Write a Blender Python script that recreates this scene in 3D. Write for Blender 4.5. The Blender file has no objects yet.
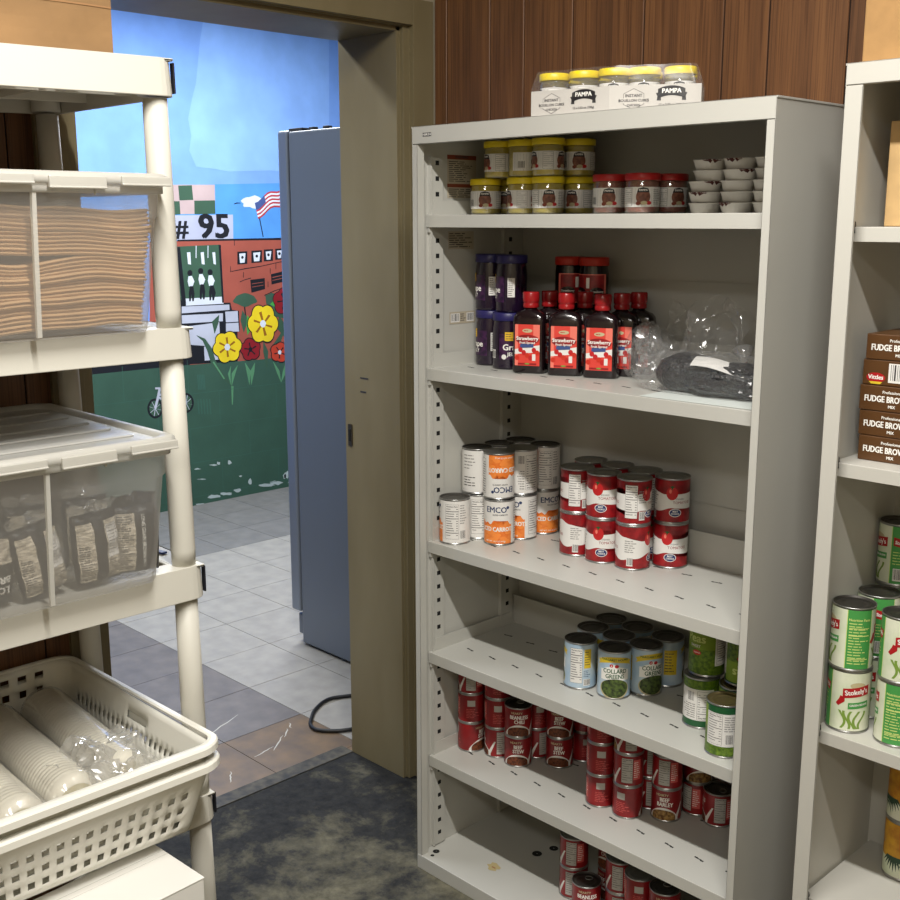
import bpy, bmesh, math, random
from mathutils import Vector, Matrix, noise
random.seed(7)
C = bpy.context.scene.collection
PI = math.pi
sin, cos, rad = math.sin, math.cos, math.radians

# ------------------------------------------------------------------ materials
def lin(c):
    c = c/255.0
    return c/12.92 if c <= .04045 else ((c+.055)/1.055)**2.4
def col(r, g, b): return (lin(r), lin(g), lin(b), 1)
MATS = {}
def mat(name, rgb, rough=.6, metal=0, spec=.5, var=0, vscale=8, bump=0, bscale=60, stretch=(1,1,1), rgb2=None, coat=0, detail=4, fac=(.35,.65)):
    m = bpy.data.materials.new(name); m.use_nodes = True
    nt = m.node_tree; b = nt.nodes['Principled BSDF']
    b.inputs['Base Color'].default_value = col(*rgb)
    b.inputs['Roughness'].default_value = rough
    b.inputs['Metallic'].default_value = metal
    b.inputs['Specular IOR Level'].default_value = spec
    b.inputs['Coat Weight'].default_value = coat
    b.inputs['Coat Roughness'].default_value = .12
    tc = nt.nodes.new('ShaderNodeTexCoord'); mp = nt.nodes.new('ShaderNodeMapping')
    mp.inputs['Scale'].default_value = stretch
    nt.links.new(tc.outputs['Object'], mp.inputs[0])
    if rgb2 is None and var: rgb2 = tuple(max(0, c*(1-var)) for c in rgb)
    if rgb2:
        n = nt.nodes.new('ShaderNodeTexNoise'); n.inputs['Scale'].default_value = vscale; n.inputs['Detail'].default_value = detail
        nt.links.new(mp.outputs[0], n.inputs[0])
        r = nt.nodes.new('ShaderNodeValToRGB')
        r.color_ramp.elements[0].position = fac[0]; r.color_ramp.elements[1].position = fac[1]
        r.color_ramp.elements[0].color = col(*rgb2); r.color_ramp.elements[1].color = col(*rgb)
        nt.links.new(n.outputs[0], r.inputs[0]); nt.links.new(r.outputs[0], b.inputs['Base Color'])
    if bump:
        n = nt.nodes.new('ShaderNodeTexNoise'); n.inputs['Scale'].default_value = bscale; n.inputs['Detail'].default_value = 3
        nt.links.new(mp.outputs[0], n.inputs[0])
        u = nt.nodes.new('ShaderNodeBump'); u.inputs['Strength'].default_value = bump; u.inputs['Distance'].default_value = .004
        nt.links.new(n.outputs[0], u.inputs['Height']); nt.links.new(u.outputs[0], b.inputs['Normal'])
    MATS[name] = m
    return m
def sheet_mat(name, rgb, clear, gloss=.12, rough=.2, transl=.4, fres=False):
    """translucent / clear plastic: part see-through, part milky, part shiny"""
    m = bpy.data.materials.new(name); m.use_nodes = True
    nt = m.node_tree; nt.nodes.clear()
    N = nt.nodes.new; K = nt.links.new
    out = N('ShaderNodeOutputMaterial'); tr = N('ShaderNodeBsdfTransparent'); df = N('ShaderNodeBsdfDiffuse'); tl = N('ShaderNodeBsdfTranslucent')
    gl = N('ShaderNodeBsdfGlossy'); gl.inputs['Roughness'].default_value = rough
    df.inputs[0].default_value = col(*rgb); tl.inputs[0].default_value = col(*rgb)
    a = N('ShaderNodeMixShader'); a.inputs[0].default_value = transl; K(df.outputs[0], a.inputs[1]); K(tl.outputs[0], a.inputs[2])
    b = N('ShaderNodeMixShader'); b.inputs[0].default_value = clear; K(a.outputs[0], b.inputs[1]); K(tr.outputs[0], b.inputs[2])
    c = N('ShaderNodeMixShader')
    lw = N('ShaderNodeLayerWeight'); lw.inputs[0].default_value = .25
    mm = N('ShaderNodeMath'); mm.operation = 'MULTIPLY_ADD'; mm.inputs[1].default_value = gloss*2; mm.inputs[2].default_value = gloss*.6
    K(lw.outputs['Facing'], mm.inputs[0]); K(mm.outputs[0], c.inputs[0])
    K(b.outputs[0], c.inputs[1]); K(gl.outputs[0], c.inputs[2]); K(c.outputs[0], out.inputs[0])
    MATS[name] = m
    return m
M = MATS
mat('steel_paint', (190,189,182), .38, spec=.5, bump=.04, bscale=400, var=.03, vscale=3)
mat('steel_paint_b', (192,190,182), .4, spec=.5, bump=.04, bscale=400)
mat('dark_hole', (14,13,13), .9)
mat('black', (18,18,20), .5)
mat('tin', (170,170,168), .32, metal=.9)
mat('tin_dark', (95,92,88), .38, metal=.85)
mat('tin_gold', (150,135,95), .35, metal=.85)
mat('white_label', (226,224,220), .42, coat=.15)
mat('ink', (58,56,58), .6)
mat('ink_soft', (140,138,136), .6)
mat('white_ink', (238,236,230), .5)
mat('carrot', (226,112,34), .45, rgb2=(238,142,66), vscale=70, coat=.2)
mat('carrot_piece', (240,140,60), .45)
mat('logo_blue', (30,52,96), .5)
mat('tomato_red', (158,24,30), .42, rgb2=(120,14,22), vscale=60, coat=.2)
mat('fruit_red', (186,30,34), .4)
mat('oval_blue', (34,52,104), .45)
mat('sky_label', (160,186,208), .42, rgb2=(188,204,214), vscale=25, coat=.2)
mat('banner_yellow', (214,186,48), .45)
mat('greens', (84,104,44), .6, rgb2=(24,34,14), vscale=130)
mat('bowl_tan', (190,178,140), .5)
mat('pea_green', (110,140,32), .45, rgb2=(62,92,16), vscale=140, coat=.2)
mat('pea_bright', (128,156,40), .45)
mat('forest', (22,84,44), .42, coat=.2)
mat('beef_red', (150,20,26), .4, rgb2=(122,14,20), vscale=20, coat=.25)
mat('beef_pink', (204,88,84), .45)
mat('stew', (120,62,30), .6, rgb2=(62,26,14), vscale=180)
mat('grain', (176,140,80), .6, rgb2=(96,60,30), vscale=160)
mat('panel_grey', (176,172,166), .5)
mat('bean_green', (70,150,74), .42, coat=.2)
mat('label_cream', (226,228,208), .42, rgb2=(206,216,186), vscale=18, coat=.15)
mat('pod', (120,150,60), .5)
mat('ribbon_red', (170,24,30), .42)
mat('pale_yellow', (206,220,130), .5)
mat('pineapple', (214,160,36), .5, rgb2=(180,116,20), vscale=50)
mat('pine_leaf', (38,66,46), .6)
mat('lid_yellow', (232,206,26), .38)
mat('lid_red', (170,28,26), .4)
mat('lid_orange', (196,46,30), .4)
mat('lid_violet', (36,32,88), .4)
mat('powder_yellow', (206,184,44), .5)
mat('chicken', (136,84,62), .5, rgb2=(96,54,42), vscale=130)
mat('jam_dark', (24,12,16), .16, spec=.7)
mat('jam_violet', (28,14,36), .18, spec=.7)
mat('grape', (66,28,70), .4, rgb2=(30,14,42), vscale=110)
mat('price_yellow', (222,178,40), .5)
mat('straw_label', (214,64,54), .42, coat=.2)
mat('straw_pink', (232,120,104), .42)
mat('seal_red', (150,24,28), .25)
mat('cup_white', (208,204,196), .6, var=.04)
mat('torn_brown', (70,30,24), .9)
mat('foil', (190,188,180), .4, metal=.4)
mat('kraft_bag', (148,114,74), .85, var=.1, vscale=9, bump=.25, bscale=25)
mat('kraft', (206,168,122), .85, var=.1, vscale=9, bump=.25, bscale=25)
mat('kraft_dark', (150,112,74), .9)
mat('kraft_box', (166,128,80), .85, var=.05, vscale=40, bump=.05, bscale=200)
mat('kraft_box_b', (196,162,112), .85, var=.05, vscale=40)
mat('rack_plastic', (204,201,190), .5, spec=.4, bump=.05, bscale=500)
mat('rack_slot', (10,12,26), .6)
mat('basket_white', (234,232,222), .42, spec=.45)
mat('carton_white', (230,228,222), .6)
mat('carton_edge', (196,194,188), .7)
mat('cocoa', (92,60,28), .45, rgb2=(80,50,22), vscale=8, coat=.15)
mat('beans', (40,40,45), .35, rgb2=(8,8,10), vscale=170, bump=1.0, bscale=150, detail=2, fac=(.42,.6))
mat('bag_black', (30,26,28), .4, bump=.4, bscale=30)
mat('newsprint', (232,222,202), .7, rgb2=(150,140,126), vscale=60, stretch=(1,1,4), detail=6)
mat('foam', (236,230,212), .7, bump=.1, bscale=300)
mat('foam_end', (222,212,176), .75)
mat('cable', (22,22,24), .5)
mat('fridge_side', (102,110,122), .36, spec=.5, bump=.04, bscale=220)
mat('fridge_front', (140,148,160), .3, metal=.5)
mat('gasket', (40,40,44), .8)
mat('trim_olive', (136,126,98), .42, rgb2=(112,100,70), vscale=3, bump=.12, bscale=14, stretch=(1,1,.3))
mat('strike_metal', (90,82,70), .4, metal=.8)
mat('ceiling_white', (216,212,202), .9, bump=.3, bscale=60)
mat('plain_wall', (176,164,140), .9)
mat('plain_wall_blue', (170,180,190), .9)
mat('blue_strip', (40,60,120), .5)
mat('sticker_buff', (176,166,146), .6)
mat('sticker_red', (128,58,38), .6)
mat('sheet_paper', (206,212,208), .6)
mat('stain_tan', (176,160,116), .7)
mat('pampa_black', (26,24,28), .5)
mat('scratch', (196,194,186), .7)
# mural paints
for n, c in dict(sky_top=(118,160,230), sky_low=(84,150,224), sky_patch=(134,176,240), brick=(160,82,68), pink=(186,164,164), leaf=(58,88,70), sign=(172,176,198),
                 black=(22,24,32), white=(214,220,232), grey=(186,190,206), lime=(70,160,70), red=(176,60,66), navy=(66,84,138), grass=(56,88,74),
                 darkred=(140,26,36), yellow=(232,204,36), ochre=(150,98,24), orange=(188,62,42), stem=(88,142,104), chip=(176,190,190), scuff=(58,96,84)).items():
    mat('paint_'+n, c, .62, spec=.3, var=.06, vscale=6, bump=.1, bscale=60)
sheet_mat('tub_plastic', (228,226,222), .60, gloss=.07, rough=.3, transl=.5)
sheet_mat('tub_lid_plastic', (226,225,220), .30, gloss=.12, rough=.3)
sheet_mat('tub_rib', (228,226,218), .12, gloss=.12, rough=.3)
sheet_mat('film', (235,235,235), .88, gloss=.20, rough=.14)
sheet_mat('film_thin', (235,235,235), .94, gloss=.09, rough=.14)
sheet_mat('film_dull', (230,230,230), .93, gloss=.03, rough=.25)
mat('tray_card', (196,192,186), .7)
sheet_mat('film_milky', (240,238,230), .62, gloss=.25, rough=.16)
sheet_mat('jar_clear', (225,222,190), .80, gloss=.2, rough=.08)

def wood(name, c1, c2, c3):
    m = bpy.data.materials.new(name); m.use_nodes = True
    nt = m.node_tree; b = nt.nodes['Principled BSDF']; N = nt.nodes.new; K = nt.links.new
    tc = N('ShaderNodeTexCoord'); mp = N('ShaderNodeMapping'); mp.inputs['Scale'].default_value = (1,1,.05)
    K(tc.outputs['Object'], mp.inputs[0])
    n1 = N('ShaderNodeTexNoise'); n1.inputs['Scale'].default_value = 34; n1.inputs['Detail'].default_value = 7; n1.inputs['Roughness'].default_value = .65
    K(mp.outputs[0], n1.inputs[0])
    r = N('ShaderNodeValToRGB'); e = r.color_ramp.elements
    e[0].position = .30; e[0].color = col(*c2); e[1].position = .68; e[1].color = col(*c1); x = e.new(.5); x.color = col(*c3)
    K(n1.outputs[0], r.inputs[0])
    mp2 = N('ShaderNodeMapping'); mp2.inputs['Scale'].default_value = (1,1,.012); K(tc.outputs['Object'], mp2.inputs[0])
    n2 = N('ShaderNodeTexNoise'); n2.inputs['Scale'].default_value = 260; n2.inputs['Detail'].default_value = 2; K(mp2.outputs[0], n2.inputs[0])
    r2 = N('ShaderNodeValToRGB'); r2.color_ramp.elements[0].position = .36; r2.color_ramp.elements[1].position = .5
    r2.color_ramp.elements[0].color = (.55,.5,.48,1); r2.color_ramp.elements[1].color = (1,1,1,1); K(n2.outputs[0], r2.inputs[0])
    mx = N('ShaderNodeMix'); mx.data_type = 'RGBA'; mx.blend_type = 'MULTIPLY'; mx.inputs[0].default_value = .8
    K(r.outputs[0], mx.inputs[6]); K(r2.outputs[0], mx.inputs[7]); K(mx.outputs[2], b.inputs['Base Color'])
    b.inputs['Roughness'].default_value = .48
    MATS[name] = m
wood('wood_panel', (124,84,50), (88,58,35), (107,71,43))
mat('wood_gap', (26,14,8), .9)

def floor_concrete():
    m = bpy.data.materials.new('concrete_floor'); m.use_nodes = True
    nt = m.node_tree; b = nt.nodes['Principled BSDF']; N = nt.nodes.new; K = nt.links.new
    tc = N('ShaderNodeTexCoord')
    n1 = N('ShaderNodeTexNoise'); n1.inputs['Scale'].default_value = 5.0; n1.inputs['Detail'].default_value = 12; n1.inputs['Roughness'].default_value = .7; n1.inputs['Distortion'].default_value = .15
    K(tc.outputs['Object'], n1.inputs[0])
    n2 = N('ShaderNodeTexNoise'); n2.inputs['Scale'].default_value = 30; n2.inputs['Detail'].default_value = 8; n2.inputs['Roughness'].default_value = .7
    K(tc.outputs['Object'], n2.inputs[0])
    # worn dark blue paint survives mostly near the doorway
    sp = N('ShaderNodeSeparateXYZ'); K(tc.outputs['Object'], sp.inputs[0])
    g = N('ShaderNodeMapRange'); g.inputs[1].default_value = -.6; g.inputs[2].default_value = .35; g.inputs[3].default_value = .17; g.inputs[4].default_value = -.10
    K(sp.outputs[0], g.inputs[0])
    ad = N('ShaderNodeMath'); ad.operation = 'ADD'; K(n1.outputs[0], ad.inputs[0]); K(g.outputs[0], ad.inputs[1])
    ad2 = N('ShaderNodeMath'); ad2.operation = 'MULTIPLY_ADD'; ad2.inputs[1].default_value = .34; K(n2.outputs[0], ad2.inputs[0]); K(ad.outputs[0], ad2.inputs[2])
    r = N('ShaderNodeValToRGB'); r.color_ramp.elements[0].position = .62; r.color_ramp.elements[1].position = .78; K(ad2.outputs[0], r.inputs[0])
    rc = N('ShaderNodeValToRGB'); e = rc.color_ramp.elements; e[0].position = .3; e[0].color = col(70,68,56); e[1].position = .72; e[1].color = col(124,119,100); K(n2.outputs[0], rc.inputs[0])
    rd = N('ShaderNodeValToRGB'); e = rd.color_ramp.elements; e[0].position = .35; e[0].color = col(24,25,28); e[1].position = .75; e[1].color = col(56,56,54); K(n2.outputs[0], rd.inputs[0])
    mx = N('ShaderNodeMix'); mx.data_type = 'RGBA'; K(r.outputs[0], mx.inputs[0]); K(rc.outputs[0], mx.inputs[6]); K(rd.outputs[0], mx.inputs[7])
    K(mx.outputs[2], b.inputs['Base Color']); b.inputs['Roughness'].default_value = .8; b.inputs['Specular IOR Level'].default_value = .25
    u = N('ShaderNodeBump'); u.inputs['Strength'].default_value = .35; u.inputs['Distance'].default_value = .004; K(n2.outputs[0], u.inputs['Height']); K(u.outputs[0], b.inputs['Normal'])
    MATS['concrete_floor'] = m
floor_concrete()
def tile_mat(name, c, c2):
    mat(name, c, .45, rgb2=c2, vscale=14, detail=8, fac=(.3,.7))
tile_mat('tile_light', (160,156,149), (142,139,134))
tile_mat('tile_grey', (126,124,122), (110,109,108))
tile_mat('tile_mauve', (116,110,107), (97,93,92))
tile_mat('tile_brown', (122,100,74), (94,80,68))
mat('tile_joint', (84,82,78), .8)
mat('threshold_dark', (46,46,48), .7, rgb2=(84,80,70), vscale=30)

# ------------------------------------------------------------------ objects
def meta(o, label=None, cat=None, group=None, kind=None):
    if label: o['label'] = label
    if cat: o['category'] = cat
    if group: o['group'] = group
    if kind: o['kind'] = kind
    return o
def empty(name, loc=(0,0,0), rz=0, label=None, cat=None, group=None):
    o = bpy.data.objects.new(name, None); C.objects.link(o); o.empty_display_size = .05
    o.location = loc; o.rotation_euler = (0,0,rz)
    return meta(o, label, cat, group)

class MB:
    """collects shapes for ONE mesh object"""
    def __init__(s): s.v = []; s.f = []; s.m = []; s.sm = []
    def add(s, vs, fs, mi=0, smooth=False):
        b = len(s.v); s.v += [tuple(v) for v in vs]
        for f in fs: s.f.append([i+b for i in f]); s.m.append(mi); s.sm.append(smooth)
    def box(s, x0, x1, y0, y1, z0, z1, mi=0, T=None):
        vs = [(x,y,z) for z in (z0,z1) for y in (y0,y1) for x in (x0,x1)]
        if T: vs = [T @ Vector(v) for v in vs]
        s.add(vs, [(0,2,3,1),(4,5,7,6),(0,1,5,4),(2,6,7,3),(0,4,6,2),(1,3,7,5)], mi)
    def quad(s, a, b, c, d, mi=0): s.add([a,b,c,d], [(0,1,2,3)], mi)
    def lathe(s, prof, n=32, mi=0, T=None, cap=True, smooth=True):
        """prof: (r, z[, mat])"""
        vs = []
        for p in prof:
            for k in range(n):
                a = 2*PI*k/n; vs.append(Vector((p[0]*cos(a), p[0]*sin(a), p[1])))
        if T: vs = [T @ v for v in vs]
        b = len(s.v); s.v += [tuple(v) for v in vs]
        for i in range(len(prof)-1):
            m = prof[i+1][2] if len(prof[i+1]) > 2 else mi
            for k in range(n):
                k2 = (k+1) % n
                s.f.append([b+i*n+k, b+i*n+k2, b+(i+1)*n+k2, b+(i+1)*n+k]); s.m.append(m); s.sm.append(smooth)
        if cap:
            s.f.append([b+k for k in range(n)][::-1]); s.m.append(mi); s.sm.append(False)
            e = b+(len(prof)-1)*n; s.f.append([e+k for k in range(n)]); s.m.append(prof[-1][2] if len(prof[-1]) > 2 else mi); s.sm.append(False)
    def tube(s, path, r, n=10, mi=0, caps=True):
        path = [Vector(p) for p in path]; rings = []
        up = Vector((0,0,1))
        for i, p in enumerate(path):
            d = (path[min(i+1,len(path)-1)]-path[max(i-1,0)]).normalized()
            if abs(d.dot(up)) > .98: up = Vector((1,0,0))
            x = d.cross(up).normalized(); y = d.cross(x)
            rr = r[i] if isinstance(r, (list,tuple)) else r
            rings.append([p+(x*cos(2*PI*k/n)+y*sin(2*PI*k/n))*rr for k in range(n)])
        b = len(s.v)
        for R in rings: s.v += [tuple(v) for v in R]
        for i in range(len(rings)-1):
            for k in range(n):
                k2 = (k+1) % n
                s.f.append([b+i*n+k, b+i*n+k2, b+(i+1)*n+k2, b+(i+1)*n+k]); s.m.append(mi); s.sm.append(True)
        if caps:
            s.f.append([b+k for k in range(n)]); s.m.append(mi); s.sm.append(False)
            e = b+(len(rings)-1)*n; s.f.append([e+k for k in range(n)][::-1]); s.m.append(mi); s.sm.append(False)
    def grid(s, fn, nu, nv, mi=0, smooth=True, keep=None):
        b = len(s.v)
        for j in range(nv+1):
            for i in range(nu+1): s.v.append(tuple(fn(i/nu, j/nv)))
        for j in range(nv):
            for i in range(nu):
                if keep and not keep(i, j): continue
                a = b+j*(nu+1)+i
                s.f.append([a, a+1, a+nu+2, a+nu+1]); s.m.append(mi); s.sm.append(smooth)
    def prism(s, pts, z0, z1, mi=0, T=None):
        n = len(pts); vs = [Vector((x,y,z0)) for x,y in pts]+[Vector((x,y,z1)) for x,y in pts]
        if T: vs = [T @ v for v in vs]
        s.add(vs, [list(range(n))[::-1], list(range(n,2*n))]+[(i,(i+1)%n,n+(i+1)%n,n+i) for i in range(n)], mi)
    def build(s, name, mats, parent=None, bevel=0, loc=None, solid=0, recalc=True, seg=2, **kw):
        me = bpy.data.meshes.new(name); me.from_pydata(s.v, [], s.f)
        if isinstance(mats, str): mats = [mats]
        for m in mats: me.materials.append(MATS[m])
        me.polygons.foreach_set('material_index', s.m); me.polygons.foreach_set('use_smooth', s.sm)
        if recalc:
            bm = bmesh.new(); bm.from_mesh(me); bmesh.ops.remove_doubles(bm, verts=bm.verts, dist=1e-6) if recalc == 2 else None
            bmesh.ops.recalc_face_normals(bm, faces=bm.faces); bm.to_mesh(me); bm.free()
        me.update()
        o = bpy.data.objects.new(name, me); C.objects.link(o)
        if parent: o.parent = parent
        if loc: o.location = loc
        if solid:
            q = o.modifiers.new('thickness','SOLIDIFY'); q.thickness = solid; q.offset = 0
        if bevel:
            q = o.modifiers.new('bevel','BEVEL'); q.width = bevel; q.segments = seg; q.limit_method = 'ANGLE'; q.angle_limit = rad(50)
        return meta(o, **kw)

# ------------------------------------------------------------------ flat artwork that is wrapped on labels, boxes and walls
_tc = {}
def text2d(s, size, bold=0, align='CENTER'):
    key = (s, bold, align)
    if key not in _tc:
        cu = bpy.data.curves.new('t','FONT'); cu.body = s; cu.align_x = align; cu.align_y = 'CENTER'; cu.offset = bold; cu.resolution_u = 2
        ob = bpy.data.objects.new('t', cu); C.objects.link(ob)
        dg = bpy.context.evaluated_depsgraph_get(); dg.update()
        me = ob.evaluated_get(dg).to_mesh()
        _tc[key] = ([(v.co.x, v.co.y) for v in me.vertices], [list(p.vertices) for p in me.polygons])
        ob.evaluated_get(dg).to_mesh_clear(); bpy.data.objects.remove(ob); bpy.data.curves.remove(cu)
    v, f = _tc[key]
    return [(x*size, y*size) for x,y in v], f
class Art:
    def __init__(s): s.items = []; s.mats = []
    def mi(s, m):
        if m not in s.mats: s.mats.append(m)
        return s.mats.index(m)
    def poly(s, pts, m, layer=1): s.items.append(([(p[0],p[1]) for p in pts], [list(range(len(pts)))], s.mi(m), layer))
    def rect(s, u0, u1, v0, v1, m, layer=1): s.poly([(u0,v0),(u1,v0),(u1,v1),(u0,v1)], m, layer)
    def ell(s, u, v, a, b, m, layer=2, n=20, t0=0, t1=2*PI):
        full = abs(t1-t0-2*PI) < 1e-6
        s.poly([(u+a*cos(t0+(t1-t0)*k/(n if full else n-1)), v+b*sin(t0+(t1-t0)*k/(n if full else n-1))) for k in range(n)], m, layer)
    def text(s, t, u, v, size, m, layer=4, bold=.02, sx=1, rot=0, align='CENTER', arch=0):
        vs, fs = text2d(t, size, 0, align); c, n = cos(rot), sin(rot)
        e = bold*size
        for dx, dy in (((0,0),) if not bold else ((-e,-e*.5),(e,-e*.5),(-e,e*.5),(e,e*.5))):
            out = []
            for x, y in vs:
                x = x*sx+dx; y += dy-arch*x*x
                out.append((u+x*c-y*n, v+x*n+y*c))
            s.items.append((out, fs, s.mi(m), layer))
    def lines(s, u0, u1, v0, v1, n, m='ink', layer=3, w=.3, seed=1):
        R = random.Random(seed); h = (v1-v0)/n
        for k in range(n):
            b = v1-(k+.5)*h; L = u0+(u1-u0)*R.uniform(.55,1) ; a = u0
            while a < L-.001:
                e = min(L, a+(u1-u0)*R.uniform(.15,.4)); s.rect(a, e, b-h*w/2, b+h*w/2, m, layer); a = e+(u1-u0)*.05
    def facts(s, u0, u1, v0, v1, bg='white_label', ink='ink', layer=2, title=True, seed=1, n=13):
        s.rect(u0, u1, v0, v1, ink, layer); t = min(.0005, (u1-u0)*.03); s.rect(u0+t, u1-t, v0+t, v1-t, bg, layer+1)
        h = v1-v0; w = u1-u0
        if title: s.text('Nutrition Facts', (u0+u1)/2, v1-h*.06, w*.135, ink, layer+2, bold=.03)
        R = random.Random(seed)
        for k in range(n):
            b = v1-h*(.13+.83*k/n); thick = k in (1, 4, n-2)
            if thick: s.rect(u0+t*2, u1-t*2, b-h*.009, b+h*.009, ink, layer+2)
            else:
                s.rect(u0+w*.07, u0+w*R.uniform(.35,.72), b-h*.008, b+h*.008, ink, layer+2)
                s.rect(u1-w*.2, u1-w*.07, b-h*.008, b+h*.008, ink, layer+2)
    def barcode(s, u0, u1, v0, v1, layer=2, seed=3):
        s.rect(u0, u1, v0, v1, 'white_label', layer); R = random.Random(seed); a = u0+(u1-u0)*.08
        while a < u1-(u1-u0)*.08:
            w = (u1-u0)*R.choice((.02,.02,.04,.06)); s.rect(a, min(a+w,u1), v0+(v1-v0)*.12, v1-(v1-v0)*.06, 'ink', layer+1); a += w+(u1-u0)*R.choice((.025,.04,.05))
    def build(s, name, fn, parent=None, step=0, vstep=0, lift=.00012, loc=None, rot=None, **kw):
        bm = bmesh.new(); cnt = {}
        for vs, fs, mi, layer in s.items:
            c_ = cnt[layer] = cnt.get(layer, -1)+1; layer = layer+(c_ % 7)*.125
            bv = [bm.verts.new((x, y, layer)) for x, y in vs]
            for f in fs:
                try: nf = bm.faces.new([bv[i] for i in f]); nf.material_index = mi
                except ValueError: pass
        big = [f for f in bm.faces if len(f.verts) > 4]
        if big: bmesh.ops.triangulate(bm, faces=big)
        bm.normal_update()
        for f in bm.faces:
            if f.normal.z < 0: f.normal_flip()
        if step:
            us = [v.co.x for v in bm.verts]; a, b = min(us), max(us); n = int((b-a)/step)+1
            for k in range(1, n):
                bmesh.ops.bisect_plane(bm, geom=bm.verts[:]+bm.edges[:]+bm.faces[:], plane_co=(a+(b-a)*k/n,0,0), plane_no=(1,0,0), dist=1e-7)
        if vstep:
            us = [v.co.y for v in bm.verts]; a, b = min(us), max(us); n = int((b-a)/vstep)+1
            for k in range(1, n):
                bmesh.ops.bisect_plane(bm, geom=bm.verts[:]+bm.edges[:]+bm.faces[:], plane_co=(0,a+(b-a)*k/n,0), plane_no=(0,1,0), dist=1e-7)
        for v in bm.verts: v.co = fn(v.co.x, v.co.y, v.co.z*lift)
        me = bpy.data.meshes.new(name); bm.to_mesh(me); bm.free()
        for m in s.mats: me.materials.append(MATS[m])
        o = bpy.data.objects.new(name, me); C.objects.link(o)
        if parent: o.parent = parent
        if loc: o.location = loc
        if rot: o.rotation_euler = rot
        return meta(o, **kw)
def wrap(r):      # u runs to the right as seen from outside (the -Y side is u = 0), v is height
    return lambda u, v, l: (( (r+l)*sin(u/r)), -(r+l)*cos(u/r), v)
def face_x(x):    # flat on a plane facing -Y at local y = x
    return lambda u, v, l: (u, x-l, v)
def face_px(x):   # flat on a plane facing +X
    return lambda u, v, l: (x+l, u, v)
def top_face(z):
    return lambda u, v, l: (u, v, z+l)

_used = set()
def dup(o, loc=None, rz=None, label=None, group=None, parent=None, scale=None):
    c = o.copy(); C.objects.link(c)
    if parent is not None: c.parent = parent
    if loc is not None: c.location = loc
    if rz is not None: c.rotation_euler = (c.rotation_euler[0], c.rotation_euler[1], rz)
    if label: c['label'] = label
    if group: c['group'] = group
    if scale: c.scale = scale
    for ch in o.children: dup(ch, parent=c)
    return c
def put(o, loc, rz=0, label=None, group=None, flip=False):
    """first use moves the source itself, later uses copy it with its parts"""
    t = o if o.name not in _used else None
    if t is None: t = dup(o)
    else: _used.add(o.name)
    if o.name not in _used: _used.add(o.name)
    t.location = loc; t.rotation_euler = (PI if flip else 0, 0, rz)
    if label: t['label'] = label
    if group: t['group'] = group
    return t
class Source:
    def __init__(s, o): s.o = o; s.n = 0
    def put(s, loc, rz=0, label=None, group=None, flip=0):
        t = s.o if s.n == 0 else dup(s.o)
        s.n += 1
        x, y, z = loc
        t.location = (x, y, z+flip) if flip else (x, y, z); t.rotation_euler = (PI if flip else 0, 0, rz)
        if label: t['label'] = label
        if group: t['group'] = group
        return t
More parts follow.
